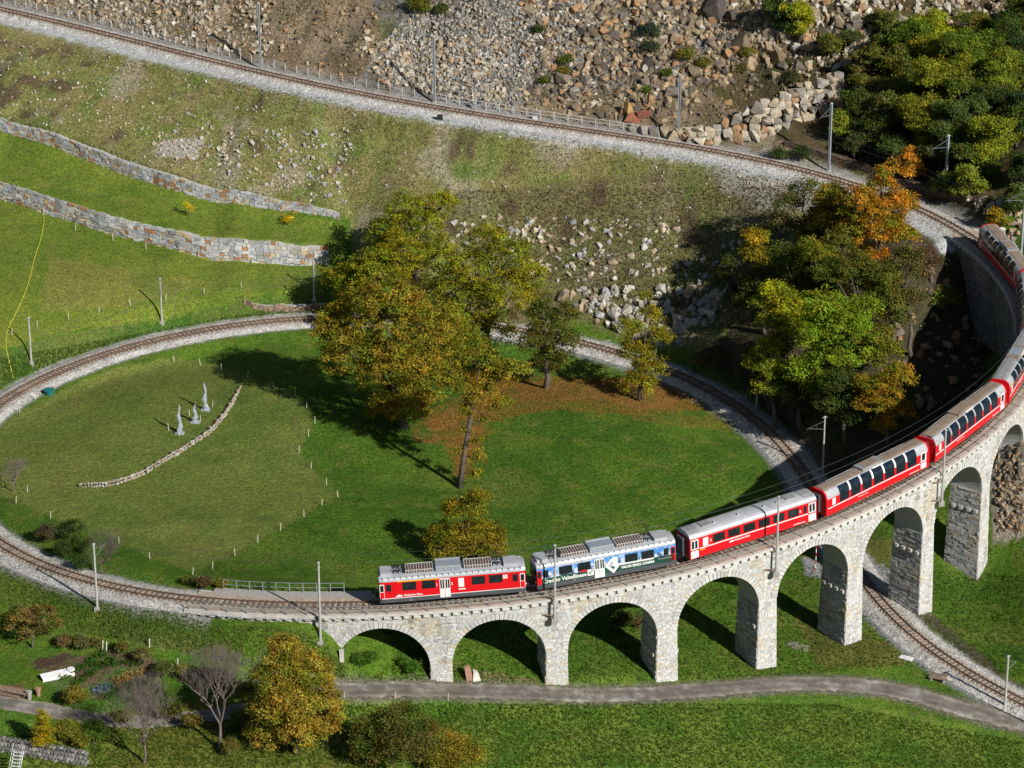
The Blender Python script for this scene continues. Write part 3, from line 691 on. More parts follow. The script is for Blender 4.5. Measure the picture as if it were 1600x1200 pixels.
# cornice, corbels, walkway
for side in (-1, 1):
    for nm, prof, mt in (('cornice', [(2.035, -.42), (2.36, -.42), (2.36, -.17), (2.035, -.17)], 'cornice'), ('walkway', [(.93, -.36), (2.03, -.36), (2.03, -.13), (.93, -.15)], 'walk')):
        V = []; ss = np.arange(317, 476, 1.0)
        for s in ss:
            for o_, z in prof: V.append(P(s, side*o_, z))
        F = [(i*4+j, i*4+(j+1) % 4, (i+1)*4+(j+1) % 4, (i+1)*4+j)[::side] for i in range(len(ss)-1) for j in range(4)]
        link(nm, fast_mesh(nm, V, F, M[mt]), via)
    cbm = MB().box(-.30, .30, -.33, .02, -.36, 0, (.62, .60, .56)).mesh('corbel', M['stone'])
    for s in np.arange(318, 476 if side > 0 else 446, 1.02):
        if side > 0 and s < 438: continue
        o = link('corbel', cbm, via); o.location = P(s, side*2.0, -.42); o.rotation_euler = (0, -math.atan(GRAD), HD(s)+(0 if side < 0 else math.pi))
# railings along both edges
def railing(name, label, s0, s1, off, z0=-.2, h=1.0, gap=2.1, mat='rail_grey', mids=(.5,)):
    R = empty(name, (0, 0, 0)); tag(R, label, 'railing')
    pm = MB().box(-.045, .045, -.045, .045, 0, h).mesh('post', M[mat])
    for s in np.arange(s0, s1, gap): link('post', pm, R, P(s, off, z0))
    for z in (h,)+tuple(mids):
        link('rail', MB().tube(P(np.arange(s0, s1, 1.0), off, z0+z), .038, 4).mesh('rail', M[mat]), R)
    return R
railing('viaduct_railing', 'grey steel railing along the outer edge of the viaduct in front of the train', 317.5, 447, -2.16)
railing('viaduct_railing', 'grey steel railing along the shaded inner edge of the viaduct', 337, 475, 2.16)
railing('platform_railing', 'pale grey railing behind the track just left of the red railcar', 319.5, 334, 3.0, -.1, 1.05, 1.55)
mb = MB(); ss = np.arange(318.5, 337, 1.0); V = []
for s in ss:
    for o_, z in ((1.7, -.6), (1.7, -.13), (3.2, -.13), (3.2, -.6)): V.append(P(s, o_, z))
tag(link('platform', fast_mesh('platform', V, [(i*4+j, (i+1)*4+j, (i+1)*4+(j+1) % 4, i*4+(j+1) % 4) for i in range(len(ss)-1) for j in range(4)], M['concrete'])), 'concrete side walkway behind the track left of the red railcar', 'walkway')

# ------------------------------------------------------------------ terrace walls, stone by stone
WALLPAL = [(.40, .41, .415, .38), (.48, .47, .44, .26), (.36, .37, .38, .12), (.46, .35, .22, .09), (.38, .20, .10, .09), (.52, .42, .28, .06)]
def terrace(idx, name, label, pal, rowh, wid, limit=296, lean=.10, top=.08, proud=(.03, .12), skipf=None):
    t, X = WR[idx]; root = empty(name, (0, 0, 0)); tag(root, label, 'wall')
    gx_ = np.gradient(X[:, 0]); gy_ = np.gradient(X[:, 1]); n = np.hypot(gx_, gy_); nx_, ny_ = gy_/n, -gx_/n     # outwards, downhill
    def fn(u, v, out):
        x = np.interp(u, t, X[:, 0]); y = np.interp(u, t, X[:, 1]); a = np.interp(u, t, nx_); b = np.interp(u, t, ny_)
        zb = hz(x+a*.5, y+b*.5); o = out-v*lean+.02
        return np.stack([x+a*o, y+b*o, zb+v-.15], -1)
    H = lambda u: float(np.interp(u, t, X[:, 3]))+.15+top
    rows = []; 
    for u in t: rows.append((fn(u, 0, -.05)-[0, 0, .5], fn(u, H(u)-.2, -.05)))
    cr = MB(); strip(cr, rows)
    strip(cr, [(r[1], fn(u, H(u)-.2, -.9)) for r, u in zip(rows, t)])
    cr.build('core', M['mortar'], root)
    fw = lambda u, v, out: fn(u, v+.11*np.sin(u*1.9)*np.sin(v*1.3+u*.31)+.07*np.sin(u*4.7+v*3), out)
    V, Cc = masonry(fw, 0, t[-1], 0, X[:, 3].max()+.4, lambda u, v, a, b: v+b*.1 > H(u), rowh, wid, .018, proud, pal)
    V[:, 4:] += RNG.normal(0, .035, (len(V), 4, 3)); V[:, :4] += RNG.normal(0, .03, (len(V), 4, 3))
    area = np.linalg.norm(V[:, 1]-V[:, 0], axis=1)*np.linalg.norm(V[:, 3]-V[:, 0], axis=1)
    ppx, _ = proj(*V[:, 4].T); vis = (ppx > -40)
    order = np.argsort(-(area*vis)); big = order[:limit]; rest = order[limit:]
    for i in big:
        me = fast_mesh('stone', V[i]-V[i, 0], STONEF, M['stone'], np.tile(Cc[i], (8, 1))); link('stone', me, root, V[i, 0])
    stone_obj('small_stones', (V[rest], Cc[rest]), M['stone'], root)
terrace(0, 'terrace_wall', 'long stepped stone wall holding up the lower of the two grass terraces, with rust brown blocks', WALLPAL, (.34, .62), (.4, 1.15))
terrace(1, 'terrace_wall', 'long stone wall holding up the scree above the upper grass terrace', WALLPAL, (.30, .55), (.38, 1.05))
terrace(2, 'retaining_wall', 'short dark brown stone wall beside the loop track near the chestnut trees', [(.26, .19, .13, .5), (.32, .23, .15, .3), (.20, .15, .12, .2)], (.3, .45), (.4, .9), top=.05)
# low curved wall in the mown meadow
LW = catmull(np.vstack([hit1(a, b) for a, b in [(128,762),(180,757),(230,738),(290,702),(330,675),(355,645),(366,625),(378,603)]]), 10); LW = dense(LW, .36)
root = empty('low_stone_wall', (0, 0, 0)); tag(root, 'low curved dry stone wall lying across the mown meadow', 'wall')
def convex(n=12, sq=(1, 1, 1), seed=0):
    r = random.Random(seed); bm = bmesh.new()
    for _ in range(n):
        v = Vector((r.uniform(-1, 1), r.uniform(-1, 1), r.uniform(-1, 1))); v = Vector((math.copysign(abs(v.x)**.6, v.x), math.copysign(abs(v.y)**.6, v.y), math.copysign(abs(v.z)**.6, v.z)))
        bm.verts.new((v.x*sq[0], v.y*sq[1], v.z*sq[2]))
    g = bmesh.ops.convex_hull(bm, input=bm.verts); bmesh.ops.delete(bm, geom=[v for v in g['geom_interior'] if isinstance(v, bmesh.types.BMVert)], context='VERTS')
    bmesh.ops.triangulate(bm, faces=bm.faces); bm.verts.ensure_lookup_table(); bm.verts.index_update()
    V = np.array([v.co[:] for v in bm.verts]); F = np.array([[v.index for v in f.verts] for f in bm.faces]); bm.free(); return V*.72, F
ROCKS = [convex(15+i % 5, (1, .88, .78), i) for i in range(9)]
def rotz(a):
    c, s = np.cos(a), np.sin(a); return np.array([[c, -s, 0], [s, c, 0], [0, 0, 1]])
def randrot(r):
    q = r.normal(size=4); q /= np.linalg.norm(q); a, b, c, d = q
    return np.array([[1-2*(c*c+d*d), 2*(b*c-d*a), 2*(b*d+c*a)], [2*(b*c+d*a), 1-2*(b*b+d*d), 2*(c*d-b*a)], [2*(b*d-c*a), 2*(c*d+b*a), 1-2*(b*b+c*c)]])
for i in range(len(LW)-1):
    hgt = .55*min(1, (len(LW)-i)/22)+.12
    for k in range(2):
        V, F = random.choice(ROCKS); R = randrot(RNG); q = LW[i]+RNG.normal(0, .06, 3)*[1, 1, 0]+[0, .12*k, 0]; s_ = random.uniform(.24, .38)*(.55+.5*hgt)
        c = random.choice([(.34, .31, .25), (.38, .35, .29), (.28, .26, .22), (.34, .25, .17)])
        z = float(hz(q[0], q[1]))+.1+k*hgt*.5
        link('stone', fast_mesh('stone', V@R.T*s_*[1, 1, .8], F, M['rock'], np.tile(c, (len(V), 1))), root, (q[0], q[1], z))

# ------------------------------------------------------------------ rocks
RP = {'grey': [(.36, .34, .305), (.28, .26, .24), (.42, .39, .345), (.20, .19, .18), (.37, .31, .23)],
      'brown': [(.21, .16, .105), (.28, .21, .13), (.15, .12, .09), (.37, .285, .175), (.10, .085, .07), (.34, .20, .10)],
      'tan': [(.40, .34, .25), (.47, .43, .36), (.30, .26, .19), (.38, .28, .17)],
      'pale': [(.50, .46, .38), (.40, .38, .33), (.46, .38, .26), (.33, .325, .32), (.36, .28, .19)]}
rk_big = []; rk_small = []
def scatter_rocks(poly, n, px0, px1, pal, power=2.2, sink=.25, dens=None):
    poly_ = np.array(poly); a = poly_.min(0); b = poly_.max(0); out = 0; X = []
    px = RNG.uniform(a[0], b[0], n*4); py = RNG.uniform(a[1], b[1], n*4); k = inpoly(px, py, poly); px = px[k][:n]; py = py[k][:n]
    Q = hit(px, py)
    ok = (Q[:, 1] < YB-3)
    s6, l6, d6 = nearest(Q[:, 0], Q[:, 1], 472, 700); ok &= (d6 > 3.3) & ~((l6 > 0) & (d6 < 4.8))
    s7, l7, d7 = nearest(Q[:, 0], Q[:, 1], 0, 336); ok &= d7 > 3.2
    Q = Q[ok]; sc = px_per_m(Q[:, 1], Q[:, 2]); size = (px0+(px1-px0)*RNG.random(len(Q))**power)/sc/2
    for q, s in zip(Q, size): rk_big.append((s, q, random.choice(RP[pal]), sink)) if s*24 > 10 else rk_small.append((s, q, random.choice(RP[pal]), sink))
talus = [(0,-30),(1420,-30),(1420,60),(1300,120),(1190,190),(1060,205),(900,180),(760,165),(600,130),(400,92),(200,40),(60,5)]
scatter_rocks(talus, 3300, 3, 13, 'brown', 2.5)
scatter_rocks([(0,-20),(420,-20),(430,90),(330,80),(180,40),(60,8)], 900, 3, 17, 'tan', 3)
scatter_rocks([(0,-20),(330,-20),(300,80),(180,45),(60,12)], 700, 3, 9, 'grey')
scatter_rocks([(600,60),(660,10),(760,-20),(960,-20),(900,60),(840,130),(790,172),(600,130)], 4300, 3, 12, 'grey', 2.0)
scatter_rocks([(560,60),(800,60),(790,170),(590,130)], 900, 5, 17, 'tan', 2.6)
scatter_rocks([(820,-20),(1200,-20),(1190,90),(1050,190),(900,180),(820,150)], 2000, 4, 26, 'brown', 2.3, .35)
scatter_rocks([(820,-20),(1250,-20),(1200,60),(1050,150),(900,170),(820,120)], 800, 4, 20, 'tan', 2.6, .35)
scatter_rocks([(900,-20),(1400,-20),(1330,120),(1190,180),(1000,150),(900,60)], 260, 12, 36, 'brown', 2.6, .3)
for px, py, d, c in ((1120,18,56,(.085,.07,.062)),(1143,30,44,(.10,.085,.075)),(1160,72,50,(.20,.15,.10)),(1178,88,38,(.34,.25,.15)),(1010,100,36,(.085,.07,.06)),(1022,12,34,(.22,.17,.13)),(880,128,40,(.24,.20,.15)),(1052,150,34,(.20,.17,.13)),(1310,42,44,(.22,.17,.11)),(1262,75,40,(.24,.19,.13)),(1290,60,34,(.17,.14,.10)),(1340,44,36,(.24,.20,.15)),
        (1075,148,26,(.30,.25,.18)),(1228,58,34,(.27,.21,.13)),(1215,92,40,(.25,.18,.10)),(826,22,28,(.36,.29,.19)),(896,142,30,(.27,.24,.19)),(1200,20,38,(.10,.09,.08)),(1092,44,26,(.26,.21,.15)),(975,30,28,(.16,.13,.11))):
    q_ = hit1(px, py); rk_big.append((d/px_per_m(q_[1], q_[2])/2, q_, c, .25))
scatter_rocks([(1180,-20),(1420,-20),(1400,80),(1240,130),(1180,80)], 500, 5, 26, 'tan', 2.2)
scatter_rocks([(1420,-20),(1600,-20),(1600,60),(1440,40)], 300, 5, 22, 'tan', 2)
# scattered stones in the grass slope
scatter_rocks([(0,60),(200,90),(560,150),(560,330),(280,295),(130,235),(0,180)], 1500, 1.5, 7, 'pale', 2.6, .2)
scatter_rocks([(200,200),(560,200),(540,320),(400,290),(250,250)], 420, 3, 14, 'pale', 2.6, .25)
scatter_rocks([(560,180),(1250,280),(1180,330),(560,330)], 500, 1.5, 6, 'pale', 3)
scatter_rocks([(710,340),(1060,340),(1060,430),(880,440),(700,420)], 260, 4, 21, 'pale', 1.7, .38)
scatter_rocks([(860,450),(1130,450),(1120,500),(1060,545),(1010,530),(900,490)], 240, 6, 32, 'pale', 1.9, .35)
scatter_rocks([(1060,420),(1180,360),(1220,420),(1130,500)], 90, 5, 18, 'pale', 2)
scatter_rocks([(1140,265),(1230,265),(1300,300),(1200,320)], 500, 2, 6, 'pale', 2)
scatter_rocks([(1550,700),(1600,660),(1600,835),(1560,830)], 420, 4, 20, 'brown', 1.8, .42)
scatter_rocks([(1400,440),(1520,400),(1540,600),(1450,650),(1380,600)], 130, 8, 30, 'brown', 2)
scatter_rocks([(1500,300),(1600,330),(1600,440),(1570,400)], 120, 6, 24, 'tan', 2)
scatter_rocks([(700,345),(900,360),(900,380),(700,385)], 40, 9, 18, 'pale', 1.5)
def rock_geo(s, q, c, sink):
    V, F = ROCKS[int(RNG.integers(9))]; R = randrot(RNG)
    W = (V*[1.0, RNG.uniform(.7, 1.1), RNG.uniform(.65, 1.0)]*s)@R.T; W[:, 2] -= W[:, 2].min()
    return W+[0, 0, -sink*2*s], F, np.tile(np.array(c)*RNG.uniform(.75, 1.15), (len(V), 1))
rk_big.sort(key=lambda a: -a[0]); boulder_n = 290
for i, (s, q, c, sink) in enumerate(rk_big[:boulder_n]):
    W, F, cc = rock_geo(s, q, c, sink); o = link('boulder', fast_mesh('boulder', W, F, M['rock'], cc), None, q)
    px, py = proj(*q)
    cn = 'rust brown' if c[0] > 2.4*c[2] else 'tan' if c[0] > 1.5*c[2] and c[0] > .3 else 'dark brown' if c[0] < .24 else 'grey' if c[0] < .40 else 'pale'
    sz = 'huge' if s > 1.3 else 'large' if s > .85 else 'middling' if s > .6 else 'small'
    if py < 262 and px < 1440:
        zone = 'under the upper left mast' if px < 420 else 'left of the mast in the rubble' if px < 680 else 'between that mast and the dark bush' if px < 880 else 'left of the split red boulder' if px < 985 else 'above the railing near the tall mast' if px < 1090 else 'above the boulder wall' if px < 1250 else 'on the left border of the upper wood'
        if py < 70: zone = zone.replace('under', 'high above').replace('above the railing near', 'high above').replace('above the boulder wall', 'near the top edge over the boulder wall')
    elif px > 1500 and py > 560: zone = 'on the stony slope behind the rightmost arches'
    elif px > 1480: zone = 'beside the track near the last coach'
    elif px > 1330: zone = 'in the shade inside the curve of the viaduct'
    elif py > 440: zone = 'heaped above the loop track, '+('left part' if px < 960 else 'middle' if px < 1040 else 'right part')
    elif px > 1060: zone = 'left of the golden tree on the slope'
    else: zone = 'in the rows of blocks behind the chestnuts, '+('left' if px < 860 else 'middle' if px < 960 else 'right')
    tag(o, f'{sz} {cn} boulder {zone}', 'boulder', f'{sz} {cn} boulders {zone}')
def join_rocks(lst, name, label):
    Vs, Fs, Cs, n = [], [], [], 0
    for s, q, c, sink in lst:
        W, F, cc = rock_geo(s, q, c, sink); Vs.append(W+q); Fs.append(F+n); Cs.append(cc); n += len(W)
    tag(link(name, fast_mesh(name, np.concatenate(Vs), np.concatenate(Fs), M['rock'], np.concatenate(Cs))), label, 'rocks', None, 'stuff')
join_rocks(rk_big[boulder_n:]+rk_small, 'rubble', 'rubble and small stones covering the slopes around the upper line')
# the split red slab by the upper line
q = hit1(990, 192); r_ = empty('red_boulder', q); tag(r_, 'big split boulder with flat rust red face above the upper line railing', 'boulder')
for (dx, dz, c, sq) in ((0, .6, (.26, .10, .06), (1.5, .8, .9)), (1.5, .9, (.27, .105, .065), (1.2, .8, .9)), (-.6, 2.1, (.52, .33, .12), (.9, .6, 1.1))):
    V, F = convex(10, sq, 31+int(dx*10)); link('slab', fast_mesh('slab', V*1.25+[dx, .5, dz], F, M['rock'], np.tile(c, (len(V), 1))), r_)
# rough boulder wall beside the upper line
bw = empty('boulder_wall', (0, 0, 0)); tag(bw, 'rough wall of big squared tan boulders rising right of the upper line railing', 'wall')
def boulder_wall(bot, top, n):
    cnt = 0; bot = np.array(bot, float); top = np.array(top, float)
    d = np.concatenate([[0], np.cumsum(np.hypot(*(bot[1:]-bot[:-1]).T))]); L = d[-1]; u = 0
    while u < L:
        w_ = RNG.uniform(11, 21); um = u+w_/2
        bx = np.interp(um, d, bot[:, 0]); by = np.interp(um, d, bot[:, 1]); ty = np.interp(um, np.linspace(0, L, len(top)), top[:, 1])
        g = hit1(bx, by); g2 = atz(bx, by, g[2]); rows_ = max(1, int(round((by-ty)/RNG.uniform(9, 15)))); hh = (by-ty)/rows_
        for k in range(rows_):
            py = by-hh*(k+.5); t_ = (g[1]+.3+.25*k)/ray(bx, py)[1]; r0 = ray(bx+RNG.uniform(-5, 5), py+RNG.uniform(-2.5, 2.5))*t_; z = CH+r0[2]
            s = w_*RNG.uniform(.9, 1.15)/px_per_m(g[1], z)/2
            V, F = ROCKS[int(RNG.integers(9))]; sq = np.array([1.08*s, .8*s, (hh+3)/px_per_m(g[1], z)/2/.93]); V = V/np.abs(V).max(0)*sq
            c = random.choice([(.40, .33, .23), (.34, .275, .19), (.46, .41, .32), (.36, .22, .12), (.28, .25, .21), (.42, .36, .27)])
            link('boulder', fast_mesh('boulder', (V*[1.12, 1.15, RNG.uniform(.85, 1.05)])@rotz(RNG.uniform(-.5, .5)).T@np.array([[1, 0, (k_ := RNG.uniform(-.3, .3))], [0, 1, 0], [-.4*k_, 0, 1]]), F, M['rock'], np.tile(c, (len(V), 1))), bw, (r0[0], g[1]+.3+.25*k, z))
        u += w_
boulder_wall([(985,205),(1040,217),(1100,228),(1180,222),(1240,195),(1310,172)], [(985,196),(1040,200),(1100,196),(1180,160),(1240,140),(1300,112)], 0)

rw = empty('line_retaining_wall', (0, 0, 0)); tag(rw, 'low dark brown stone wall along the uphill side of the upper line below the wood', 'wall')
def rwf(u, v, out):
    q = P(u, -4.6+out); q[..., 2] = hz(*P(u, -4.2)[..., :2].T)-.2+v; return q
strip(mb_ := MB(), [(rwf(np.array(u), 0, -.05)-[0, 0, .4], rwf(np.array(u), 1.25, -.05)) for u in np.arange(479, 508, 1.0)]); strip(mb_, [(rwf(np.array(u), 1.25, -.05), rwf(np.array(u), 1.25, -1.0)) for u in np.arange(479, 508, 1.0)]); mb_.build('core', M['soil'], rw)
stone_obj('wall_stones', masonry(rwf, 479, 507, 0, 1.35, lambda *a: False, (.22, .36), (.35, .9), .02, (.02, .1), [(.12, .085, .065, .6), (.17, .125, .09, .4)]), M['stone'], rw)

# ------------------------------------------------------------------ vegetation
def leaves(blobs, n, leaf, rng, per=42, spread=.42, hole=.0):
    B = np.array(blobs, float); wt = (B[:, 3]*B[:, 5])**1.0; wt /= wt.sum(); nc = max(4, n//per)
    k = rng.choice(len(B), nc, p=wt); d = rng.normal(size=(nc, 3)); d /= np.linalg.norm(d, axis=1)[:, None]
    d[:, 2] = np.where(d[:, 2] < -.35, -d[:, 2]*.6, d[:, 2])
    rad = rng.uniform(.35, 1.0, nc)**.45*rng.uniform(.88, 1.13, nc); ctr = B[k, :3]+d*rad[:, None]*B[k, 3:6]
    cb = rng.uniform(.45, 1.38, nc); hue = rng.normal(0, .09, nc)  # clump brightness spread wide so shaded hollows are painted into the crowns
    i = np.repeat(np.arange(nc), per); m = len(i); sg = spread*leaf*3.2
    off = rng.normal(size=(m, 3))*[sg, sg, sg*.55]; c = ctr[i]+off
    nrm = d[i]*.7+rng.normal(size=(m, 3))*.75+[0, 0, .45]; nrm /= np.linalg.norm(nrm, axis=1)[:, None]
    t = np.cross(nrm, rng.normal(size=(m, 3))); t /= np.linalg.norm(t, axis=1)[:, None]+1e-9; b = np.cross(nrm, t)
    L = leaf*rng.uniform(.6, 1.3, m)[:, None]*.5
    V = np.stack([c-t*L, c+b*L*.75, c+t*L, c-b*L*.75], 1).reshape(-1, 3)
    F = np.arange(m*4).reshape(-1, 4); v = cb[i]*rng.uniform(.75, 1.25, m); h = hue[i]+rng.normal(0, .05, m)
    Cc = np.stack([v*(1+h), v*(1-.35*h), v*(1-1.2*h)], -1); return V, F, np.repeat(np.clip(Cc, .1, 3), 4, 0)
def limb_mesh(base, blobs, r0, rng, mat, lean=None, name='trunk'):
    mb = MB(); B = np.array(blobs); base = np.zeros(3); cen = B[:, :3].mean(0); top = cen.copy(); 
    fork = cen*[.55, .55, .5] if lean is None else np.array(lean)
    a = [base-[0, 0, .6], base+(fork-base)*.35+rng.normal(0, .12, 3)*[1, 1, 0], base+(fork-base)*.7+rng.normal(0, .12, 3)*[1, 1, 0], fork]
    mb.tube(a, [r0*1.35, r0, r0*.9, r0*.75], 8)
    for q in B:
        if lean is not None and (q[2] < fork[2]+.2 or q[3] < 1.6):
            t_ = max(.1, min(.95, q[2]/fork[2])); mb.tube([fork*t_, q[:3]], [r0*.25, r0*.08], 4); continue
        e = q[:3]; m1 = fork*.5+e*.5+rng.normal(0, .3, 3); mb.tube([fork-[0, 0, .2], m1, e], [r0*.55, r0*.33, r0*.12], 6)
        for _ in range(4):
            d = rng.normal(size=3); d /= np.linalg.norm(d); e2 = e+d*q[3:6]*.9; mb.tube([m1*.3+e*.7, (e+e2)/2+rng.normal(0, .15, 3), e2], [r0*.2, r0*.11, r0*.03], 4)
    return mb.mesh(name, mat, True)
def plane_pt(px, py, y):
    r = ray(px, py); t = y/r[1]; p = r*t; return np.array([p[0], y, CH+p[2]])
leafcount = [0]
def tree(name, label, base, blobs, colour, n, leaf=.26, mat='leaf', trunk=.28, bark='bark', cat='tree', group=None, flat=.85, spread=.42, lean=None, per=42, depth=0):
    g = hit1(*base); rng = np.random.default_rng(int(base[0]*7+base[1]*13)); root = empty(name, g); tag(root, label, cat, group)
    Bl = []
    for b in blobs:
        px, py, r = b[:3]; dy = b[3] if len(b) > 3 else rng.uniform(-.5, .5)*r/12
        p = plane_pt(px, py, g[1]+dy+depth); rm = r/px_per_m(p[1], p[2]); Bl.append((*(p-g), rm, rm*flat, rm*.92))
    V, F, Cc = leaves(Bl, int(n*1.5), leaf*.98, rng, per, spread); leafcount[0] += len(F)
    o = link('crown', fast_mesh('crown', V, F, M[mat], Cc), root); o.color = (*[c*1.95 for c in colour], 1)
    if lean is not None: lean = plane_pt(lean[0], lean[1], g[1])-g
    link('trunk', limb_mesh(g, Bl, trunk, rng, M[bark], lean), root)
    return root
OCH = (.20, .145, .018); YEL = (.28, .20, .012); ORG = (.28, .13, .022); GRN = (.085, .12, .012); DGR = (.028, .045, .016); OLV = (.10, .095, .018); BRN = (.12, .075, .035); YGR = (.20, .21, .014)
tree('chestnut_tree', 'largest ochre chestnut with a broad rounded crown in the middle of the meadow', (632,668), [(560,505,58),(610,480,62),(665,520,62),(555,560,55),(620,585,72),(680,595,52),(525,525,38),(640,635,42),(600,640,30),(500,520,16)], OCH, 42000, .27, trunk=.5)
tree('chestnut_tree', 'yellow green chestnut left behind the largest one, close to the terrace wall', (590,520), [(545,440,44),(590,430,52),(625,405,46),(560,470,38),(520,500,26)], (.18, .165, .012), 15000, .26, trunk=.4)
tree('chestnut_tree', 'farthest chestnut of the middle clump with its top reaching over the slope', (650,455), [(615,362,42),(655,350,42),(690,318,26),(670,395,46),(610,390,36),(640,320,26)], (.19, .18, .012), 13000, .26, trunk=.4)
tree('chestnut_tree', 'ochre and green chestnut on the right of the middle clump', (765,570), [(740,420,48),(790,400,46),(730,480,56),(790,465,56),(700,445,40),(765,520,46),(825,430,32),(760,370,28),(720,530,30)], (.19, .175, .012), 23000, .26, trunk=.45)
tree('chestnut_tree', 'dense chestnut between the largest one and the ochre and green one on the right', (700,600), [(700,510,38),(705,550,36),(735,545,30)], (.13, .135, .012), 8500, .26, trunk=.4)
tree('broadleaf_tree', 'small green tree with a straight dark trunk standing in fallen leaves', (852,607), [(862,510,34),(835,535,30),(882,535,30),(860,560,30),(882,490,24),(842,490,22),(850,470,16)], OLV, 10000, .24, 'leafg', .38)
tree('birch_tree', 'tree with a tall bare leaning trunk in front of the largest chestnut', (717,762), [(745,600,32),(772,592,34),(715,600,26),(802,580,26),(750,565,32),(785,632,20),(690,570,24),(748,715,14),(742,740,9),(735,640,20),(752,620,26),(730,615,24),(752,660,13),(728,672,9),(746,690,10),(722,705,8)], OCH, 11000, .24, trunk=.30, bark='bark', lean=(741, 622))
tree('broadleaf_tree', 'narrow yellow green tree beside the loop track right of the clump', (1000,626), [(1000,602,30),(1012,575,30),(995,550,28),(1030,525,20),(985,515,22),(1018,492,15),(1008,465,10)], (.18, .15, .012), 9000, .23)
tree('broadleaf_tree', 'rounded ochre tree growing just behind the leading red railcar', (722,885), [(698,842,36),(752,840,40),(725,800,34),(745,780,20),(692,862,28),(770,862,28),(728,850,36)], (.17, .13, .012), 14000, .23)
# trees on the shaded hillside inside the loop
tree('maple_tree', 'orange crowned tree standing against the curve of the upper line', (1372,450), [(1378,290,24),(1345,320,36),(1400,322,34),(1372,352,46),(1332,368,32),(1412,368,26),(1382,268,13),(1360,400,28)], (.33, .145, .014), 19000, .26)
tree('broadleaf_tree', 'thin brown tree left of the orange crowned tree', (1268,400), [(1258,300,30),(1230,320,26),(1290,335,30),(1268,360,28),(1222,350,20),(1300,300,20)], BRN, 8000, .24, 'leafg', spread=.6)
tree('broadleaf_tree', 'small golden tree on the left edge of the right hand thicket', (1180,455), [(1180,373,20),(1188,398,24),(1170,395,16),(1196,420,16)], (.27, .19, .014), 6000, .24)
tree('broadleaf_tree', 'bright yellow green tree at the front left of the right hand thicket', (1242,610), [(1215,460,28),(1235,488,34),(1205,500,26),(1240,530,32),(1208,540,22),(1190,470,14)], (.26, .26, .014), 13000, .25)
tree('broadleaf_tree', 'broad bright green tree in the middle of the right hand thicket', (1292,650), [(1290,478,34),(1320,510,42),(1352,482,28),(1272,522,38),(1302,560,46),(1342,550,36),(1290,600,38),(1252,580,28)], (.15, .21, .014), 25000, .26, 'leaf')
tree('broadleaf_tree', 'dark olive tree below the orange crown', (1342,545), [(1330,420,36),(1372,432,36),(1300,425,32),(1392,470,30),(1362,490,28),(1310,380,24)], OLV, 13000, .25, 'leafg')
tree('broadleaf_tree', 'thin reddish brown tree beside the shaded inner wall of the viaduct', (1425,560), [(1420,400,22),(1436,425,18),(1425,465,20),(1402,500,22)], (.12, .08, .035), 5000, .24, 'leafg', spread=.6)
tree('broadleaf_tree', 'ochre tree low on the hillside just above the panorama coaches', (1388,695), [(1380,612,34),(1402,590,28),(1360,632,28),(1402,642,26),(1352,602,20),(1380,665,18)], (.26, .15, .014), 11000, .24)
tree('broadleaf_tree', 'dark green tree low in the thicket beside the loop track', (1250,665), [(1230,612,28),(1262,622,32),(1294,632,28),(1240,585,20),(1210,600,16)], (.05, .07, .018), 10000, .24, 'leafg')
tree('broadleaf_tree', 'dense dark green tree filling the middle of the thicket behind the bright ones', (1250,520), [(1245,420,30),(1270,400,28),(1225,400,24),(1255,450,28),(1285,440,26)], (.06,.07,.02), 11000, .25, 'leafg', spread=.6)
tree('broadleaf_tree', 'golden olive tree between the orange crown and the golden small one', (1290,420), [(1285,345,26),(1310,360,26),(1270,370,22),(1300,330,20)], (.15,.115,.016), 8000, .24)
tree('broadleaf_tree', 'olive yellow tree right of the broad bright green tree', (1385,620), [(1375,525,22),(1388,548,22),(1365,560,22),(1360,530,18)], (.14,.125,.018), 6000, .24)
tree('broadleaf_tree', 'dark green tree in the lower middle of the thicket', (1320,690), [(1315,600,30),(1335,620,26),(1300,630,26),(1325,650,20)], (.045,.06,.018), 9000, .24, 'leafg')
tree('broadleaf_tree', 'brown olive tree behind the bright yellow green one', (1195,520), [(1175,440,20),(1200,430,20),(1170,470,18),(1190,460,20)], (.07,.06,.02), 6000, .23, 'leafg', spread=.6)
tree('broadleaf_tree', 'reddish brown scrubby tree above the shaded viaduct wall', (1455,440), [(1448,398,15),(1460,410,12),(1437,408,12)], (.10,.06,.035), 2200, .2, 'leafg', spread=.7)
tree('broadleaf_tree', 'yellow green tree at the left foot of the thicket above the loop track', (1215,672), [(1200,545,22),(1185,565,20),(1215,580,24),(1195,605,20)], (.17,.19,.016), 8000, .24)
tree('broadleaf_tree', 'muted golden tree directly left of the orange crown', (1300,430), [(1300,310,26),(1322,340,26),(1290,345,22),(1330,375,24),(1310,365,20)], (.20,.15,.02), 9000, .24)
tree('broadleaf_tree', 'light olive tree in the upper middle of the thicket', (1300,500), [(1265,395,24),(1290,400,24),(1310,420,22),(1340,440,24)], (.17,.16,.018), 9000, .24)
tree('broadleaf_tree', 'golden brown tree right of the olive ones under the orange crown', (1400,540), [(1385,440,24),(1402,465,22),(1380,480,22),(1365,455,20)], (.18,.135,.02), 7500, .24)
tree('shrub', 'light green bush beside the shaded wall', (1478,490), [(1475,462,16),(1488,470,13),(1466,474,11)], (.12, .14, .02), 2400, .22, trunk=.08, cat='bush')
tree('shrub', 'brown leafless looking bush at the left foot of the dark hillside', (1110,585), [(1105,555,18),(1125,560,20),(1090,565,12)], (.10, .065, .045), 2600, .16, 'leafg', .08, cat='bush', spread=.7)
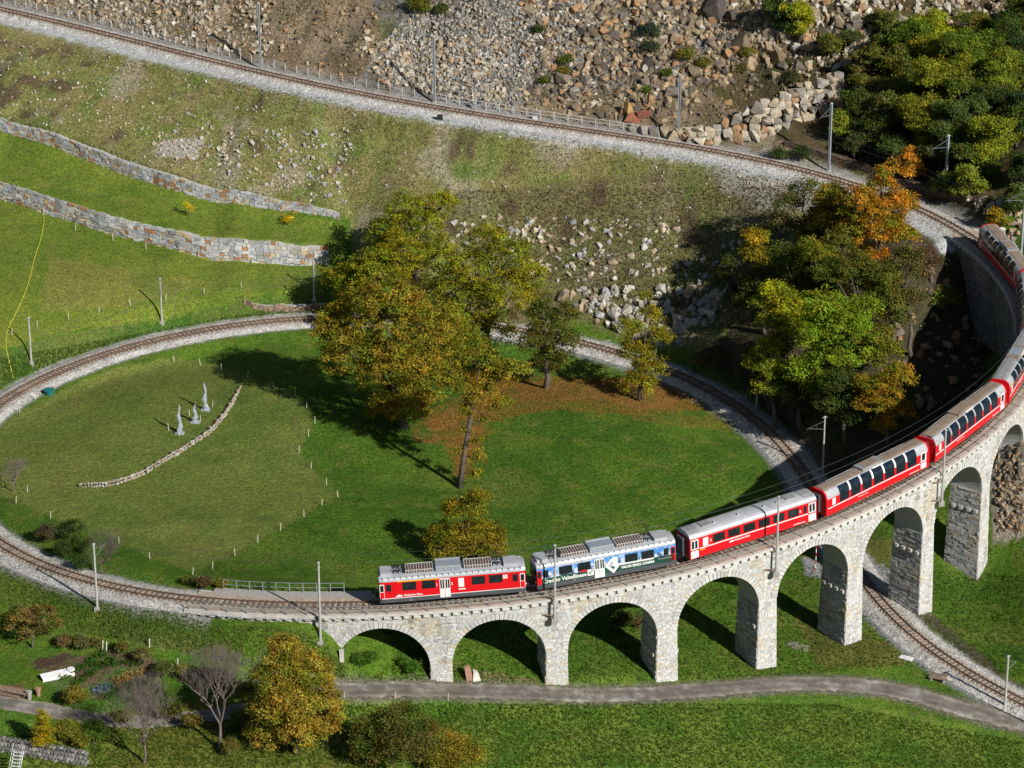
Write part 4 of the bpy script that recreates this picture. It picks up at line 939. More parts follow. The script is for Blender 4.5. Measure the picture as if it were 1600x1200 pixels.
tree('shrub', 'dark bush between the pale blocks and the golden tree', (1160,470), [(1130,440,20),(1150,455,20),(1165,500,22),(1140,410,16),(1165,530,16)], (.045, .04, .022), 5000, .2, 'leafg', .1, cat='bush')
tree('broadleaf_tree', 'sparse dark green tree right of the loop track below the thicket', (1205,640), [(1180,560,16),(1195,590,18),(1170,600,14)], DGR, 4000, .22, 'leafg')
UP = [(1255,28,22,YGR,'yellow green tree among the boulders at the top edge'),(1222,22,22,DGR,'dark tree among the boulders at the top edge'),(1300,70,14,(.1,.1,.02),'small olive tree below the yellow green one at the top'),
 (1425,58,30,GRN,'green tree at the top left of the upper wood'),(1462,48,24,YGR,'yellowish tree at the top of the upper wood'),(1395,112,34,OLV,'olive tree on the left edge of the upper wood'),(1440,96,36,(.16,.145,.014),'golden olive tree in the upper wood'),
 (1482,136,42,(.14,.14,.014),'broad golden green tree in the middle of the upper wood'),(1520,95,38,GRN,'green tree right of the golden one in the upper wood'),(1572,50,34,DGR,'dark green tree in the top right corner'),(1562,120,38,(.11,.13,.014),'bright green tree near the right edge of the upper wood'),
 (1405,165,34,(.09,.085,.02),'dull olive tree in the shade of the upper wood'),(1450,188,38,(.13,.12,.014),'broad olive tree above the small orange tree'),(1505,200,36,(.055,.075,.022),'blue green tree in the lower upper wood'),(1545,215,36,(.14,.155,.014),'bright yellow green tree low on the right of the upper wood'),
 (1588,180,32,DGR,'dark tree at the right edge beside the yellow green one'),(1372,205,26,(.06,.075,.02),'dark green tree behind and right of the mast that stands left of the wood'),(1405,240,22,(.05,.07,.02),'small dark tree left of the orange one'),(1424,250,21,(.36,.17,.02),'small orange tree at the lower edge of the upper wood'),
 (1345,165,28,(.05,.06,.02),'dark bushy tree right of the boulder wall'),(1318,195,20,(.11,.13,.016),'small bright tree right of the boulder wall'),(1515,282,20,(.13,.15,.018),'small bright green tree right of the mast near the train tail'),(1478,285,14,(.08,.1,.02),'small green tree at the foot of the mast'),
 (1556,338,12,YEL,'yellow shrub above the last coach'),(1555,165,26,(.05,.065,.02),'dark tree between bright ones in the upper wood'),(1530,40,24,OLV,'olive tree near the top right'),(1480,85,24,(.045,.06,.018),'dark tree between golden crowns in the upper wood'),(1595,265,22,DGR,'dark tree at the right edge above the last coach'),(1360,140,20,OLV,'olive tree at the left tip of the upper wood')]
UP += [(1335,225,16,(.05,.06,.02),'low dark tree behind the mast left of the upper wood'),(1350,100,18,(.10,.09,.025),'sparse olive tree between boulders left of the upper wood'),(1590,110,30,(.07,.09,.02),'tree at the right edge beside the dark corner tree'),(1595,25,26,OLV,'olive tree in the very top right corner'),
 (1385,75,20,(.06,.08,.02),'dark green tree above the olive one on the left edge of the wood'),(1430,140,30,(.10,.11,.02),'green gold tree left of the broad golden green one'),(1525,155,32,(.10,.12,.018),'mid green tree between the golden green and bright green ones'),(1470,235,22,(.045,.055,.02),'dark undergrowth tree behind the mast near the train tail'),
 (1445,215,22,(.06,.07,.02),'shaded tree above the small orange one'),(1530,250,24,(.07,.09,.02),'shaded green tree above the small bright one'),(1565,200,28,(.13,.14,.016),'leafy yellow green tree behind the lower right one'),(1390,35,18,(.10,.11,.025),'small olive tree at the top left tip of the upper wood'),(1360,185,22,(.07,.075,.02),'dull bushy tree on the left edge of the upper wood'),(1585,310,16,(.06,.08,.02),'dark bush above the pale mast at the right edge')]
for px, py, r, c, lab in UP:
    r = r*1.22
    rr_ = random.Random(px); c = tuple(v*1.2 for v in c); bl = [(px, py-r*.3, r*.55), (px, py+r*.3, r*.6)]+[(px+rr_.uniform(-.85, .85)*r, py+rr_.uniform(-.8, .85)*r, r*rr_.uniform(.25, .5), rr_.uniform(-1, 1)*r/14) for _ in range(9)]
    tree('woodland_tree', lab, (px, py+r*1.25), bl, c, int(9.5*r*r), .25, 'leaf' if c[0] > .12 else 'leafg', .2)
# left and bottom plants
tree('golden_tree', 'great rounded golden orange tree at the near end of the viaduct', (462,1178), [(455,1028,34),(430,1060,38),(482,1058,42),(450,1100,52),(505,1100,34),(418,1110,34),(470,1140,44),(512,1140,22),(440,1008,20),(410,1148,28),(520,1118,18)], (.25, .175, .026), 36000, .22, trunk=.3)
tree('shrub', 'dark olive shrub at the bottom edge right of the golden tree', (612,1212), [(585,1140,32),(628,1128,34),(642,1165,40),(578,1172,32),(665,1140,20)], (.10, .085, .022), 13000, .2, 'leafg', .12, cat='bush', spread=.6)
tree('shrub', 'yellowish shrub at the bottom edge beside the dark olive one', (712,1215), [(700,1168,30),(732,1182,28),(690,1190,28),(680,1150,16)], (.17, .135, .018), 8000, .19, trunk=.1, cat='bush', spread=.6)
tree('fruit_tree', 'small brownish fruit tree on the lawn at the left edge', (50,1012), [(30,965,24),(65,962,24),(48,985,24),(84,978,14),(12,975,18)], (.14, .10, .03), 7500, .17, 'leafg', .12)
for i, (px, py, r, c, lab) in enumerate([(102,1000,13,(.12,.085,.04),'brownish hedge bush next to the fruit tree'),(128,1004,13,(.10,.09,.035),'green brown hedge bush above the vegetable bed'),(152,1003,10,(.13,.11,.03),'yellowish hedge bush right of the stakes'),
      (118,1088,22,(.15,.12,.02),'round yellow green bush below the white trough'),(255,1045,16,(.09,.10,.025),'bush on the bank above the bare trees'),(285,1050,12,(.15,.14,.02),'light bush left of the larger bare tree'),
      (320,910,12,(.09,.06,.03),'brown bush just above the track near the platform'),(295,905,8,(.10,.12,.02),'green bush just above the track left of the brown one'),(345,912,9,(.16,.13,.02),'yellowish bush just above the track near the platform railing'),
      (72,832,18,(.075,.055,.03),'brown bush at the edge of the oval meadow'),(108,828,22,(.05,.07,.018),'dark green bush at the edge of the oval meadow'),(125,848,18,(.06,.085,.018),'dark green bush beside the reddish bare shrub'),(100,858,16,(.035,.055,.016),'darkest bush on the bank above the track'),(128,880,14,(.04,.07,.018),'low dark bush on the bank near the mast'),
      (560,1030,12,(.04,.10,.012),'leafy bush in the left of the first arch'),(578,1026,12,(.05,.11,.014),'leafy bush left inside the first arch'),(645,1042,15,(.045,.11,.012),'upright green bush in front of the shade in the first arch'),(630,1036,8,(.05,.10,.012),'small green bush beside the upright one'),
      (975,968,18,(.06,.065,.02),'dark bush behind the viaduct seen through the third arch'),(998,972,10,(.10,.07,.04),'brown bush behind the viaduct beside the dark one in the third arch'),(105,1142,22,(.15,.14,.02),'green and yellow bush right of the golden conifer'),(145,1140,24,(.06,.10,.015),'green bush with a few red leaves by the path'),(128,1158,14,(.14,.12,.02),'low bush in front of the green one by the path'),(190,1120,15,(.13,.12,.025),'olive bush by the garden path between the bare trees'),(262,1112,16,(.10,.10,.025),'dull green bush covering the garden path'),(300,1128,15,(.14,.11,.025),'brownish bush in front of the larger bare tree'),(378,1122,18,(.10,.11,.022),'green bush between the larger bare tree and the golden tree'),(385,1080,15,(.12,.10,.03),'dark bush behind the larger bare tree'),(362,1168,14,(.13,.10,.03),'low russet bush left of the golden tree'),(225,1025,12,(.14,.11,.04),'dry bush on the bank above the garden'),(190,1010,11,(.12,.11,.03),'small bush on the bank above the vegetables'),(40,1040,0,None,'')]):
    if not r: continue
    rr_ = random.Random(i*5+1); bl = [(px, py, r*.75)]+[(px+rr_.uniform(-.6, .6)*r, py+rr_.uniform(-.5, .4)*r, r*rr_.uniform(.4, .6)) for _ in range(3)]
    tree('bush', lab, (px, py+r*.95), bl, c, int(8.5*r*r)+250, .15, 'leafg' if c[0] < .12 else 'leaf', .05, cat='bush', spread=.5)
tree('conifer', 'golden cone shaped conifer by the bottom left path', (68,1176), [(68,1158,20,0),(68,1140,16,0),(67,1124,11,0),(66,1112,6,0)], (.22, .17, .012), 6500, .13, trunk=.1)
# yellow saplings on the upper terrace
tree('sapling', 'thin yellow sapling in the middle of the upper terrace', (297,340), [(293,322,7),(301,326,6),(288,318,5)], (.45, .36, .012), 420, .13, trunk=.05, spread=.6)
tree('sapling', 'bright orange yellow sapling under the upper terrace wall', (450,352), [(452,340,8),(458,334,6),(446,346,6)], (.50, .33, .012), 600, .14, trunk=.05)
# shrubs among the talus
for i, (px, py, r, c, lab) in enumerate([(1012,46,17,(.035,.045,.035),'dark grey green bush high in the boulders'),(1018,72,15,(.04,.05,.03),'dark bush just below the highest one in the boulders'),(650,6,20,(.14,.14,.02),'yellow green scrub at the top edge above the grey rubble'),(690,14,12,(.06,.07,.02),'dark scrub beside the yellow green scrub at the top edge'),
     (1072,84,14,(.15,.13,.02),'yellow bush between boulders right of centre'),(1102,98,13,(.12,.10,.02),'olive bush beside the yellow one in the boulders'),(1168,82,12,(.15,.12,.02),'yellow bush near the big brown crag'),(884,94,11,(.10,.11,.02),'green bush left of the split red boulder'),(840,46,9,(.05,.06,.025),'dark bush left in the boulders'),
     (852,126,7,(.08,.10,.02),'tiny bush above the railing of the upper line'),(1008,140,6,(.08,.13,.02),'bright tuft above the split red boulder'),(1040,114,9,(.09,.11,.02),'olive tuft beside the tall mast'),(1158,108,10,(.12,.09,.03),'brown tuft above the boulder wall'),(880,112,8,(.15,.13,.02),'yellowish bush in the middle rubble'),
     (1330,60,18,(.06,.07,.025),'dark scrub at the edge of the upper wood'),(1370,30,16,(.12,.10,.03),'olive scrub at the top edge left of the wood'),(1240,120,14,(.07,.07,.03),'dark scrub above the boulder wall'),(1215,238,13,(.045,.06,.02),'dark creeping bush at the end of the boulder wall'),(1255,240,14,(.04,.05,.02),'dark creeping bush right of the boulder wall')]):
    rr_ = random.Random(i*9+2); bl = [(px, py, r*.75)]+[(px+rr_.uniform(-.6, .6)*r, py+rr_.uniform(-.4, .5)*r, r*rr_.uniform(.4, .6)) for _ in range(3)]
    tree('scrub_bush', lab, (px, py+r*.9), bl, c, int(7*r*r)+150, .19, 'leafg', .05, cat='bush', spread=.55)
# leafless trees
def bare(name, label, base, top, spread, r0, mat='twig', depth=6, cat='tree', n=3, up=.55):
    g = hit1(*base); H_ = plane_pt(base[0], top, g[1])[2]-g[2]; W_ = spread/px_per_m(g[1], g[2]); rng = np.random.default_rng(int(base[0])); root = empty(name, g); tag(root, label, cat)
    tr = MB(); br = MB(); tw = MB()
    def grow(p, d, L, r, lev):
        q = p+d*L*.5+rng.normal(0, .04*L, 3); e = q+(d+rng.normal(0, .12, 3))*L*.5
        (tr if lev == 0 else br if lev < 3 else tw).tube([p, q, e], [r, r*.82, r*.62], 6 if lev < 2 else 3)
        if lev >= depth: return
        k = n+(lev == 0)+(1 if lev < 3 and rng.random() < .5 else 0)
        for i in range(k):
            a = rng.uniform(0, 2*math.pi); s = rng.uniform(.45, .95)*W_/H_*1.5; nd = d*up+np.array([math.cos(a)*s, math.sin(a)*s, .48+rng.uniform(-.25, .3)]); nd /= np.linalg.norm(nd)
            st = e if i < 2 else q*.4+e*.6
            grow(st, nd, L*rng.uniform(.62, .82), r*.58, lev+1)
    grow(np.array([0, 0, -.2]), np.array([.03, 0, 1.]), H_*.33, r0, 0)
    tr.build('trunk', M[mat], root); br.build('branches', M[mat], root, False)
    tag(tw.build('twigs', M[mat], root), kind='stuff')
bare('bare_tree', 'leafless grey tree left of the larger leafless one at the bottom', (225,1192), 1062, 92, .16, 'twig', 7)
bare('bare_tree', 'large leafless grey tree left of the golden tree', (341,1170), 1012, 100, .18, 'twig', 7)
bare('bare_shrub', 'leafless grey shrub at the left edge of the oval meadow', (22,768), 708, 62, .10, 'twig', 6, 'bush')
bare('bare_shrub', 'reddish brown leafless shrub beside the mast on the left bend', (160,898), 822, 78, .10, 'bark', 6, 'bush')
bare('bare_shrub', 'grey leafless bush hanging over the lower terrace wall', (122,350), 330, 20, .05, 'twig', 5, 'bush')
bare('bare_tree', 'leafless grey tree among the chestnuts behind the largest one', (645,470), 372, 45, .18, 'twig', 6)
bare('bare_tree', 'thin leafless tree in the right hand thicket under the orange crown', (1318,470), 380, 34, .14, 'twig', 5)
# grass tufts
def tufts(poly, n, h0, h1, c1, c2, name, label, blades=3, excl=True):
    poly_ = np.array(poly); a = poly_.min(0); b = poly_.max(0)
    px = RNG.uniform(a[0], b[0], n*3); py = RNG.uniform(a[1], b[1], n*3); k = inpoly(px, py, poly); px = px[k][:n]; py = py[k][:n]
    Q = hit(px, py); s1, l1, d1 = nearest(Q[:, 0], Q[:, 1], 0, 336); s2, l2, d2 = nearest(Q[:, 0], Q[:, 1], 472, 700)
    rd = np.sqrt(((Q[:, None, :2]-RC[None, :, :2])**2).sum(-1).min(1)); ok = (d1 > 2.9) & (d2 > 3.2) & (rd > 2.0); Q = Q[ok]; m = len(Q)
    Q = np.repeat(Q, blades, 0); mm = len(Q); an = RNG.uniform(0, 2*math.pi, mm); h = RNG.uniform(h0, h1, mm)*np.repeat(RNG.uniform(.6, 1.2, m), blades); wd = h*.22+.02
    t = np.stack([np.cos(an), np.sin(an), np.zeros(mm)], -1)*wd[:, None]; o = RNG.normal(0, .06, (mm, 3))*[1, 1, 0]; ln = RNG.normal(0, .45, (mm, 3))*h[:, None]*[1, 1, 0]
    V = np.stack([Q+o-t-[0, 0, .03], Q+o+t-[0, 0, .03], Q+o+ln+np.stack([0*h, 0*h, h], -1)], 1).reshape(-1, 3)
    k = RNG.random(mm)[:, None]; c1 = np.array(c1)*[1.05, 1.08, 1.2]; c2 = np.array(c2)*[1.05, 1.08, 1.2]; Cc = (c1*(1-k)+c2*k)*RNG.uniform(.7, 1.25, (mm, 1))
    tag(link(name, fast_mesh(name, V, np.arange(mm*3).reshape(-1, 3), M['grass'], np.repeat(Cc, 3, 0))), label, 'grass', None, 'stuff')
tufts([(0,880),(150,925),(330,955),(470,970),(540,1040),(540,1060),(380,1040),(250,1010),(100,985),(0,960)], 9000, .08, .26, (.08, .16, .02), (.19, .21, .045), 'bank_grass', 'long coarse grass on the bank below the left bend')
tufts([(540,1100),(1300,1100),(1600,1160),(1600,1200),(0,1200),(0,1150),(400,1120)], 22000, .10, .28, (.05, .11, .012), (.12, .15, .02), 'meadow_grass', 'uneven meadow grass in front of the road')
tufts([(560,980),(760,960),(1000,930),(1300,880),(1600,900),(1600,1060),(1400,1040),(1200,1060),(700,1070),(560,1060)], 16000, .08, .25, (.035, .09, .01), (.08, .12, .014), 'meadow_grass', 'grass under and in front of the arches')
tufts([(0,560),(500,470),(500,495),(300,510),(140,550),(0,610)], 7000, .10, .3, (.05, .13, .018), (.14, .17, .03), 'bank_grass', 'rough grass on the bank above the far side of the loop')
tufts([(500,520),(900,600),(1200,740),(1000,840),(600,900),(300,900),(420,830),(530,770),(490,640)], 17000, .06, .16, (.03, .08, .008), (.07, .115, .012), 'meadow_grass', 'grass of the meadow inside the loop')
tufts([(0,50),(400,130),(800,200),(1240,270),(1180,520),(900,500),(720,360),(540,330),(280,280),(0,190)], 20000, .08, .26, (.17, .165, .045), (.30, .25, .11), 'dry_grass', 'dry tufts on the slope below the upper line')
tufts([(700,300),(1240,290),(1150,520),(950,500),(880,440),(700,420)], 6000, .12, .35, (.13, .08, .055), (.15, .15, .05), 'heather', 'low brown heather and scrub between the pale blocks')
tufts([(0,-10),(1400,-10),(1300,120),(1060,200),(600,130),(0,0)], 5000, .12, .35, (.12, .12, .03), (.22, .17, .06), 'dry_grass', 'sparse dry grass in the talus')
# fallen leaves
def litter(poly, n):
    poly_ = np.array(poly); a = poly_.min(0); b = poly_.max(0); px = RNG.uniform(a[0], b[0], n*3); py = RNG.uniform(a[1], b[1], n*3); k = inpoly(px, py, poly)
    Q = hit(px[k][:n], py[k][:n]); m = len(Q); an = RNG.uniform(0, 6.28, m); t = np.stack([np.cos(an), np.sin(an), RNG.normal(0, .3, m)], -1)*.09; u = np.stack([-np.sin(an), np.cos(an), RNG.normal(0, .3, m)], -1)*.07
    Q[:, 2] += .04; V = np.stack([Q-t, Q+u, Q+t, Q-u], 1).reshape(-1, 3); cc = np.array([(.30, .13, .03), (.36, .18, .05), (.22, .09, .03), (.38, .24, .04)])[RNG.integers(4, size=m)]
    tag(link('fallen_leaves', fast_mesh('fallen_leaves', V, np.arange(m*4).reshape(-1, 4), M['grass'], np.repeat(cc, 4, 0))), 'orange fallen leaves on the grass under the chestnuts', 'leaves', None, 'stuff')
litter([(650,650),(780,590),(1100,590),(1110,640),(1000,650),(860,640),(770,660),(730,750),(710,740),(690,680)], 14000)
print('leaf quads', leafcount[0])

# ------------------------------------------------------------------ train
def text_mesh(txt, size, bold=0.0, shear=0.0, align='LEFT'):
    cu = bpy.data.curves.new('lettering', 'FONT'); cu.body = txt; cu.size = size; cu.offset = bold; cu.shear = shear; cu.extrude = .004; cu.align_x = align; cu.resolution_u = 2
    ob = bpy.data.objects.new('lettering', cu); col.objects.link(ob); dg = bpy.context.evaluated_depsgraph_get(); me = bpy.data.meshes.new_from_object(ob.evaluated_get(dg)); bpy.data.objects.remove(ob); return me
def lettering(txt, x, z, size, mat, parent, y=-1.372, bold=.0, shear=0.0, wid=None, rot=0, name='lettering'):
    me = text_mesh(txt, size, bold, shear); me.materials.clear(); me.materials.append(M[mat])
    o = link(name, me, parent, (x, y, z)); o.rotation_euler = (math.pi/2, 0, 0)
    if rot: o.rotation_euler = (Matrix.Rotation(-rot, 4, 'Y') @ Matrix.Rotation(math.pi/2, 4, 'X')).to_euler()
    if wid:
        xs = [v.co.x for v in me.vertices]; o.scale[0] = wid/(max(xs)-min(xs))
    return o
def car_root(name, label, s0, s1, cat):
    a = Vector(P(s0)); b = Vector(P(s1)); X = (b-a).normalized(); Y = Vector((0, 0, 1)).cross(X).normalized(); Z = X.cross(Y)
    o = empty(name); m = Matrix((X, Y, Z)).transposed().to_4x4(); m.translation = a; o.matrix_world = m; tag(o, label, cat); return o, (b-a).length
def panel(parent, name, x0, x1, z0, z1, mat, both=True, proud=.012, y=1.35, sides=(-1, 1)):
    r = None
    for sd_ in (sides if both else (-1,)):
        a, b = sorted((sd_*(y-.03), sd_*(y+proud))); mm = MB().box(x0, x1, a, b, z0, z1); o = mm.build(name, M[mat], parent); r = r or o
    return r
def bogie(parent, x):
    b = MB().box(x-1.35, x+1.35, -1.0, 1.0, .38, .72); b.box(x-.9, x+.9, -1.12, -.98, .42, .66); b.box(x-.9, x+.9, .98, 1.12, .42, .66); o = b.build('bogie', M['under'], parent)
    for dx in (-.95, .95):
        w_ = MB()
        for sy in (-.52, .52): w_.tube([(x+dx, sy-.06, .37), (x+dx, sy+.06, .37)], .37, 16)
        w_.tube([(x+dx, -.52, .37), (x+dx, .52, .37)], .07, 6); w_.build('wheelset', M['under'], o)
HWC = 1.35
def bands(side_bot, side_top, roof, x0, x1, parent, bodymat, roofmat, skirt=None, taper=.0, mid=None):
    """side walls, roof and skirt lofted along the coach"""
    xs = [x0, x0+.12, x0+.5, x1-.5, x1-.12, x1]; sc = [1-taper*1.6, 1-taper, 1, 1, 1-taper, 1-taper*1.6] if taper else None
    half = roof; full = [(y, z) for y, z in half]+[(-y, z) for y, z in half[::-1] if y > 0]
    MB().loft([(-HWC, side_bot), (HWC, side_bot), (HWC, side_top), (-HWC, side_top)], xs, sc).build('body', M[bodymat], parent)
    rf = [(HWC+.01, side_top), *[(y, z) for y, z in half], *[(-y, z) for y, z in half[::-1]], (-HWC-.01, side_top)]
    rm = MB().loft(rf, xs, sc); o = rm.build('roof', M[roofmat], parent, False)
    if skirt: MB().loft([(-HWC+.02, skirt), (HWC-.02, skirt), (HWC-.02, side_bot), (-HWC+.02, side_bot)], xs, sc).build('skirt', M['skirt'], parent)
    return o
RROOF = [(1.33, 3.28), (1.22, 3.45), (.95, 3.58), (.5, 3.66), (.05, 3.68)]
def railcar(label, s0, s1, ad):
    R, L = car_root('railcar', label, s0, s1, 'railcar'); k = L/16.0; x = lambda v: v*k
    bands(1.12, 3.10, RROOF, .15, L-.15, R, 'advert' if ad else 'red', 'silver', .62, .05)
    if not ad: panel(R, 'stripe', .35, x(6.55), 1.10, 1.17, 'white'); panel(R, 'stripe', x(7.75), L-.35, 1.10, 1.17, 'white')
    if not ad: panel(R, 'class_stripe', x(2.1), x(6.55), 2.99, 3.12, 'yellow')
    else: panel(R, 'class_stripe', x(2.1), x(6.4), 3.02, 3.12, 'gold')
    for a, b in ((2.65, 4.05), (4.75, 6.1), (10.1, 11.45), (11.95, 13.3)):
        f = panel(R, 'window', x(a), x(b), 2.02, 2.88, 'glass'); MB().box(x(a)-.05, x(b)+.05, -HWC-.006, -HWC+.01, 1.97, 2.93).build('frame', M['black'], f)
    for a, b in ((.85, 1.42), (14.45, 15.0)): panel(R, 'window', x(a), x(b), 1.98, 2.82, 'glass')
    for a, b in ((.2, .62), (15.28, 15.72)):
        d = panel(R, 'cab_door', x(a)-.04, x(b)+.04, 1.2, 2.85, 'red' if ad else 'white', proud=.008); panel(d, 'window', x(a)+.03, x(b)-.03, 2.0, 2.75, 'glass', proud=.02)
        if not ad: panel(d, 'panel', x(a), x(b), 1.2, 1.93, 'red', proud=.014)
    for a in (6.6, 7.18):
        d = panel(R, 'door', x(a), x(a+.54), .78, 3.02, 'white', proud=.02)
        for w0 in (.08, .32): panel(d, 'window', x(a)+w0, x(a)+w0+.16, 1.85, 2.9, 'glass', proud=.035)
    panel(R, 'frosted_window', x(8.62), x(9.22), 1.85, 2.9, 'white', proud=.02)
    for s_ in (-1, 1):   # roof edge gutter with little brackets
        g = MB(); g.box(.4, L-.4, s_*1.16-.05, s_*1.16+.05, 3.56, 3.62)
        for i in range(24): xx = .6+i*(L-1.2)/23; g.box(xx-.04, xx+.04, min(s_*1.14, s_*1.34), max(s_*1.14, s_*1.34), 3.36, 3.60)
        g.build('gutter_rail', M['silver'], R)
    for a, b in ((3.1, 6.0), (9.4, 12.3)):
        bank = MB().box(x(a), x(b), -.75, .75, 3.72, 3.98).build('resistor_bank', M['rust'], R)
        g = MB()
        for i in range(11): xx = x(a)+(x(b)-x(a))*i/10; g.box(xx-.03, xx+.03, -.80, .80, 3.70, 4.03)
        for yy in (-.8, .76): g.box(x(a), x(b), yy, yy+.04, 3.98, 4.04)
        g.build('frame', M['grate'], bank)
    eq = MB().box(x(6.3), x(9.0), -.85, .85, 3.66, 4.22).build('equipment_box', M['bluegrey'], R)
    g = MB()
    for i in range(4): xx = x(6.4)+i*(x(2.5))/3; g.box(xx-.03, xx+.05, -.90, -.84, 3.7, 4.2)
    g.box(x(6.3), x(9.0), -.9, -.84, 4.1, 4.24); g.box(x(6.3), x(9.0), .6, .9, 4.22, 4.28); g.build('louvre', M['silver'], eq)
    for a, b in ((.35, 1.6), (13.6, 15.0)): MB().box(x(a), x(b), -.9, .9, 3.6, 3.92).build('end_box', M['silver'], R)
    for cx_, up_ in ((2.3, False), (12.95, True)):
        pn = MB()
        for ix in (-.5, 0, .5):
            for iy in (-.55, .55): pn.tube([(x(cx_)+ix, iy, 3.64), (x(cx_)+ix, iy, 3.98)], .07, 6)
        pn.box(x(cx_)-.6, x(cx_)+.6, -.6, -.5, 3.98, 4.05); pn.box(x(cx_)-.6, x(cx_)+.6, .5, .6, 3.98, 4.05)
        if up_:
            for yy in (-.5, .5): pn.tube([(x(cx_)-.4, yy, 4.05), (x(cx_)+1.1, yy*.8, 4.6), (x(cx_)-.1, yy*.7, 5.05)], .03, 4)
            for q in (-.1, .12): pn.tube([(x(cx_)+q, -.8, 5.0), (x(cx_)+q, .8, 5.0)], .03, 4)
        else:
            for yy in (-.5, .5): pn.tube([(x(cx_)-.9, yy, 4.1), (x(cx_)+.8, yy, 4.16)], .03, 4)
            pn.tube([(x(cx_)+.7, -.8, 4.2), (x(cx_)+.7, .8, 4.2)], .04, 4)
        pn.build('pantograph', M['black'], R)
    for xe, s_ in ((.13, -1), (L-.13, 1)):   # cab ends
        e = MB().box(min(xe, xe+s_*.03), max(xe, xe+s_*.03), -1.15, 1.15, 2.0, 2.85).build('windscreen', M['glass'], R)
        for y in (-.85, .85): MB().tube([(xe-s_*.02, y, 1.35), (xe+s_*.06, y, 1.35)], .11, 10).build('headlight', M['white'], R)
        MB().box(min(xe, xe+s_*.45), max(xe, xe+s_*.45), -.18, .18, .75, 1.0).build('coupler', M['under'], R)
    bogie(R, 3.1); bogie(R, L-3.1)
    MB().box(5.0, L-5.0, -1.15, 1.15, .5, 1.1).build('underframe', M['under'], R)
    if ad:
        lettering('Credito Valtellinese', x(.75), 1.28, .62, 'white', R, bold=.016, wid=x(4.9))
        lg = MB().box(x(5.78), x(6.48), -HWC-.024, -HWC, 1.22, 1.92); lo = lg.build('logo_square', M['white'], R)
        MB().add([(x(5.87), -HWC-.03, 1.62), (x(6.08), -HWC-.03, 1.32), (x(6.40), -HWC-.03, 1.84), (x(6.30), -HWC-.03, 1.86), (x(6.08), -HWC-.03, 1.48), (x(5.97), -HWC-.03, 1.68)], [(0, 1, 2, 3, 4, 5)]).build('tick', M['adgreen'], lo)
        MB().add([(x(4.95), -HWC-.02, 1.78), (x(5.5), -HWC-.02, 1.86), (x(5.74), -HWC-.02, 1.72), (x(5.72), -HWC-.02, 1.98), (x(5.4), -HWC-.02, 2.06), (x(5.05), -HWC-.02, 2.0)], [(0, 1, 2, 3, 4, 5)]).build('red_mark', M['red'], R)
        lettering('VALORI SENZA CONFINI', x(9.6), 1.36, .40, 'white', R, bold=.018, wid=x(3.75))
        arrow = MB(); Y_ = -HWC-.022     # white hollow lozenge with its band running right
        for q in ([(7.75, 1.95), (8.45, 2.78), (8.75, 2.62), (8.22, 1.95)], [(7.75, 1.95), (8.22, 1.95), (8.72, 1.42), (8.72, .98)], [(8.72, 1.42), (8.72, .98), (9.35, 1.72), (8.98, 1.76)], [(8.72, 1.74), (9.0, 1.98), (9.55, 1.98), (9.35, 1.74)], [(9.3, 1.80), (9.5, 1.98), (13.3, 1.98), (13.3, 1.80)]):
            arrow.add([(x(a), Y_, b) for a, b in q], [(0, 1, 2, 3)])
        arrow.build('lozenge_logo', M['white'], R)
        panel(R, 'green_panel', x(13.35), L-.4, 1.15, 1.95, 'adgreen', proud=.008)
        lettering('Rh\u00e4tische Bahn', x(13.8), 1.6, .22, 'gold', R, wid=x(1.5)); lettering('55', x(4.2), .95, .18, 'white', R)
    else:
        lettering('Rh\u00e4tische Bahn', x(2.75), 1.30, .34, 'white', R, bold=.008, wid=x(1.95))
        MB().add([(x(1.75), -HWC-.02, 1.26), (x(2.45), -HWC-.02, 1.26), (x(2.65), -HWC-.02, 1.42), (x(2.1), -HWC-.02, 1.54), (x(1.95), -HWC-.02, 1.36)], [(0, 1, 2, 3, 4)]).build('railway_logo', M['white'], R)
        lettering('1', x(6.2), 2.2, .42, 'white', R, bold=.01); lettering('2', x(7.82), 2.2, .42, 'white', R, bold=.01)
        panel(R, 'name_plate', x(8.6), x(9.35), 1.52, 1.66, 'white', both=False)
        cr_ = panel(R, 'crest', x(13.42), x(13.9), 2.4, 2.85, 'white', both=False)
        for a, b in ((13.5, 2.68), (13.68, 2.5)): panel(cr_, 'crest_mark', x(a), x(a)+.12, b, b+.1, 'red', both=False, proud=.02)
        lettering('Railnet', x(13.48), 2.1, .17, 'white', R, wid=x(.6)) if False else None
        lettering('56', x(3.35), .72, .2, 'white', R)
        lettering('ABe 4/4 III', x(12.6), 1.26, .17, 'white', R, wid=x(1.3)) if False else None
    return R
railcar('leading red electric railcar with rooftop resistors, at the front of the train', 337.5, 353.35, False)
railcar('second railcar of the train in blue sky and green advertising livery', 354.0, 369.9, True)
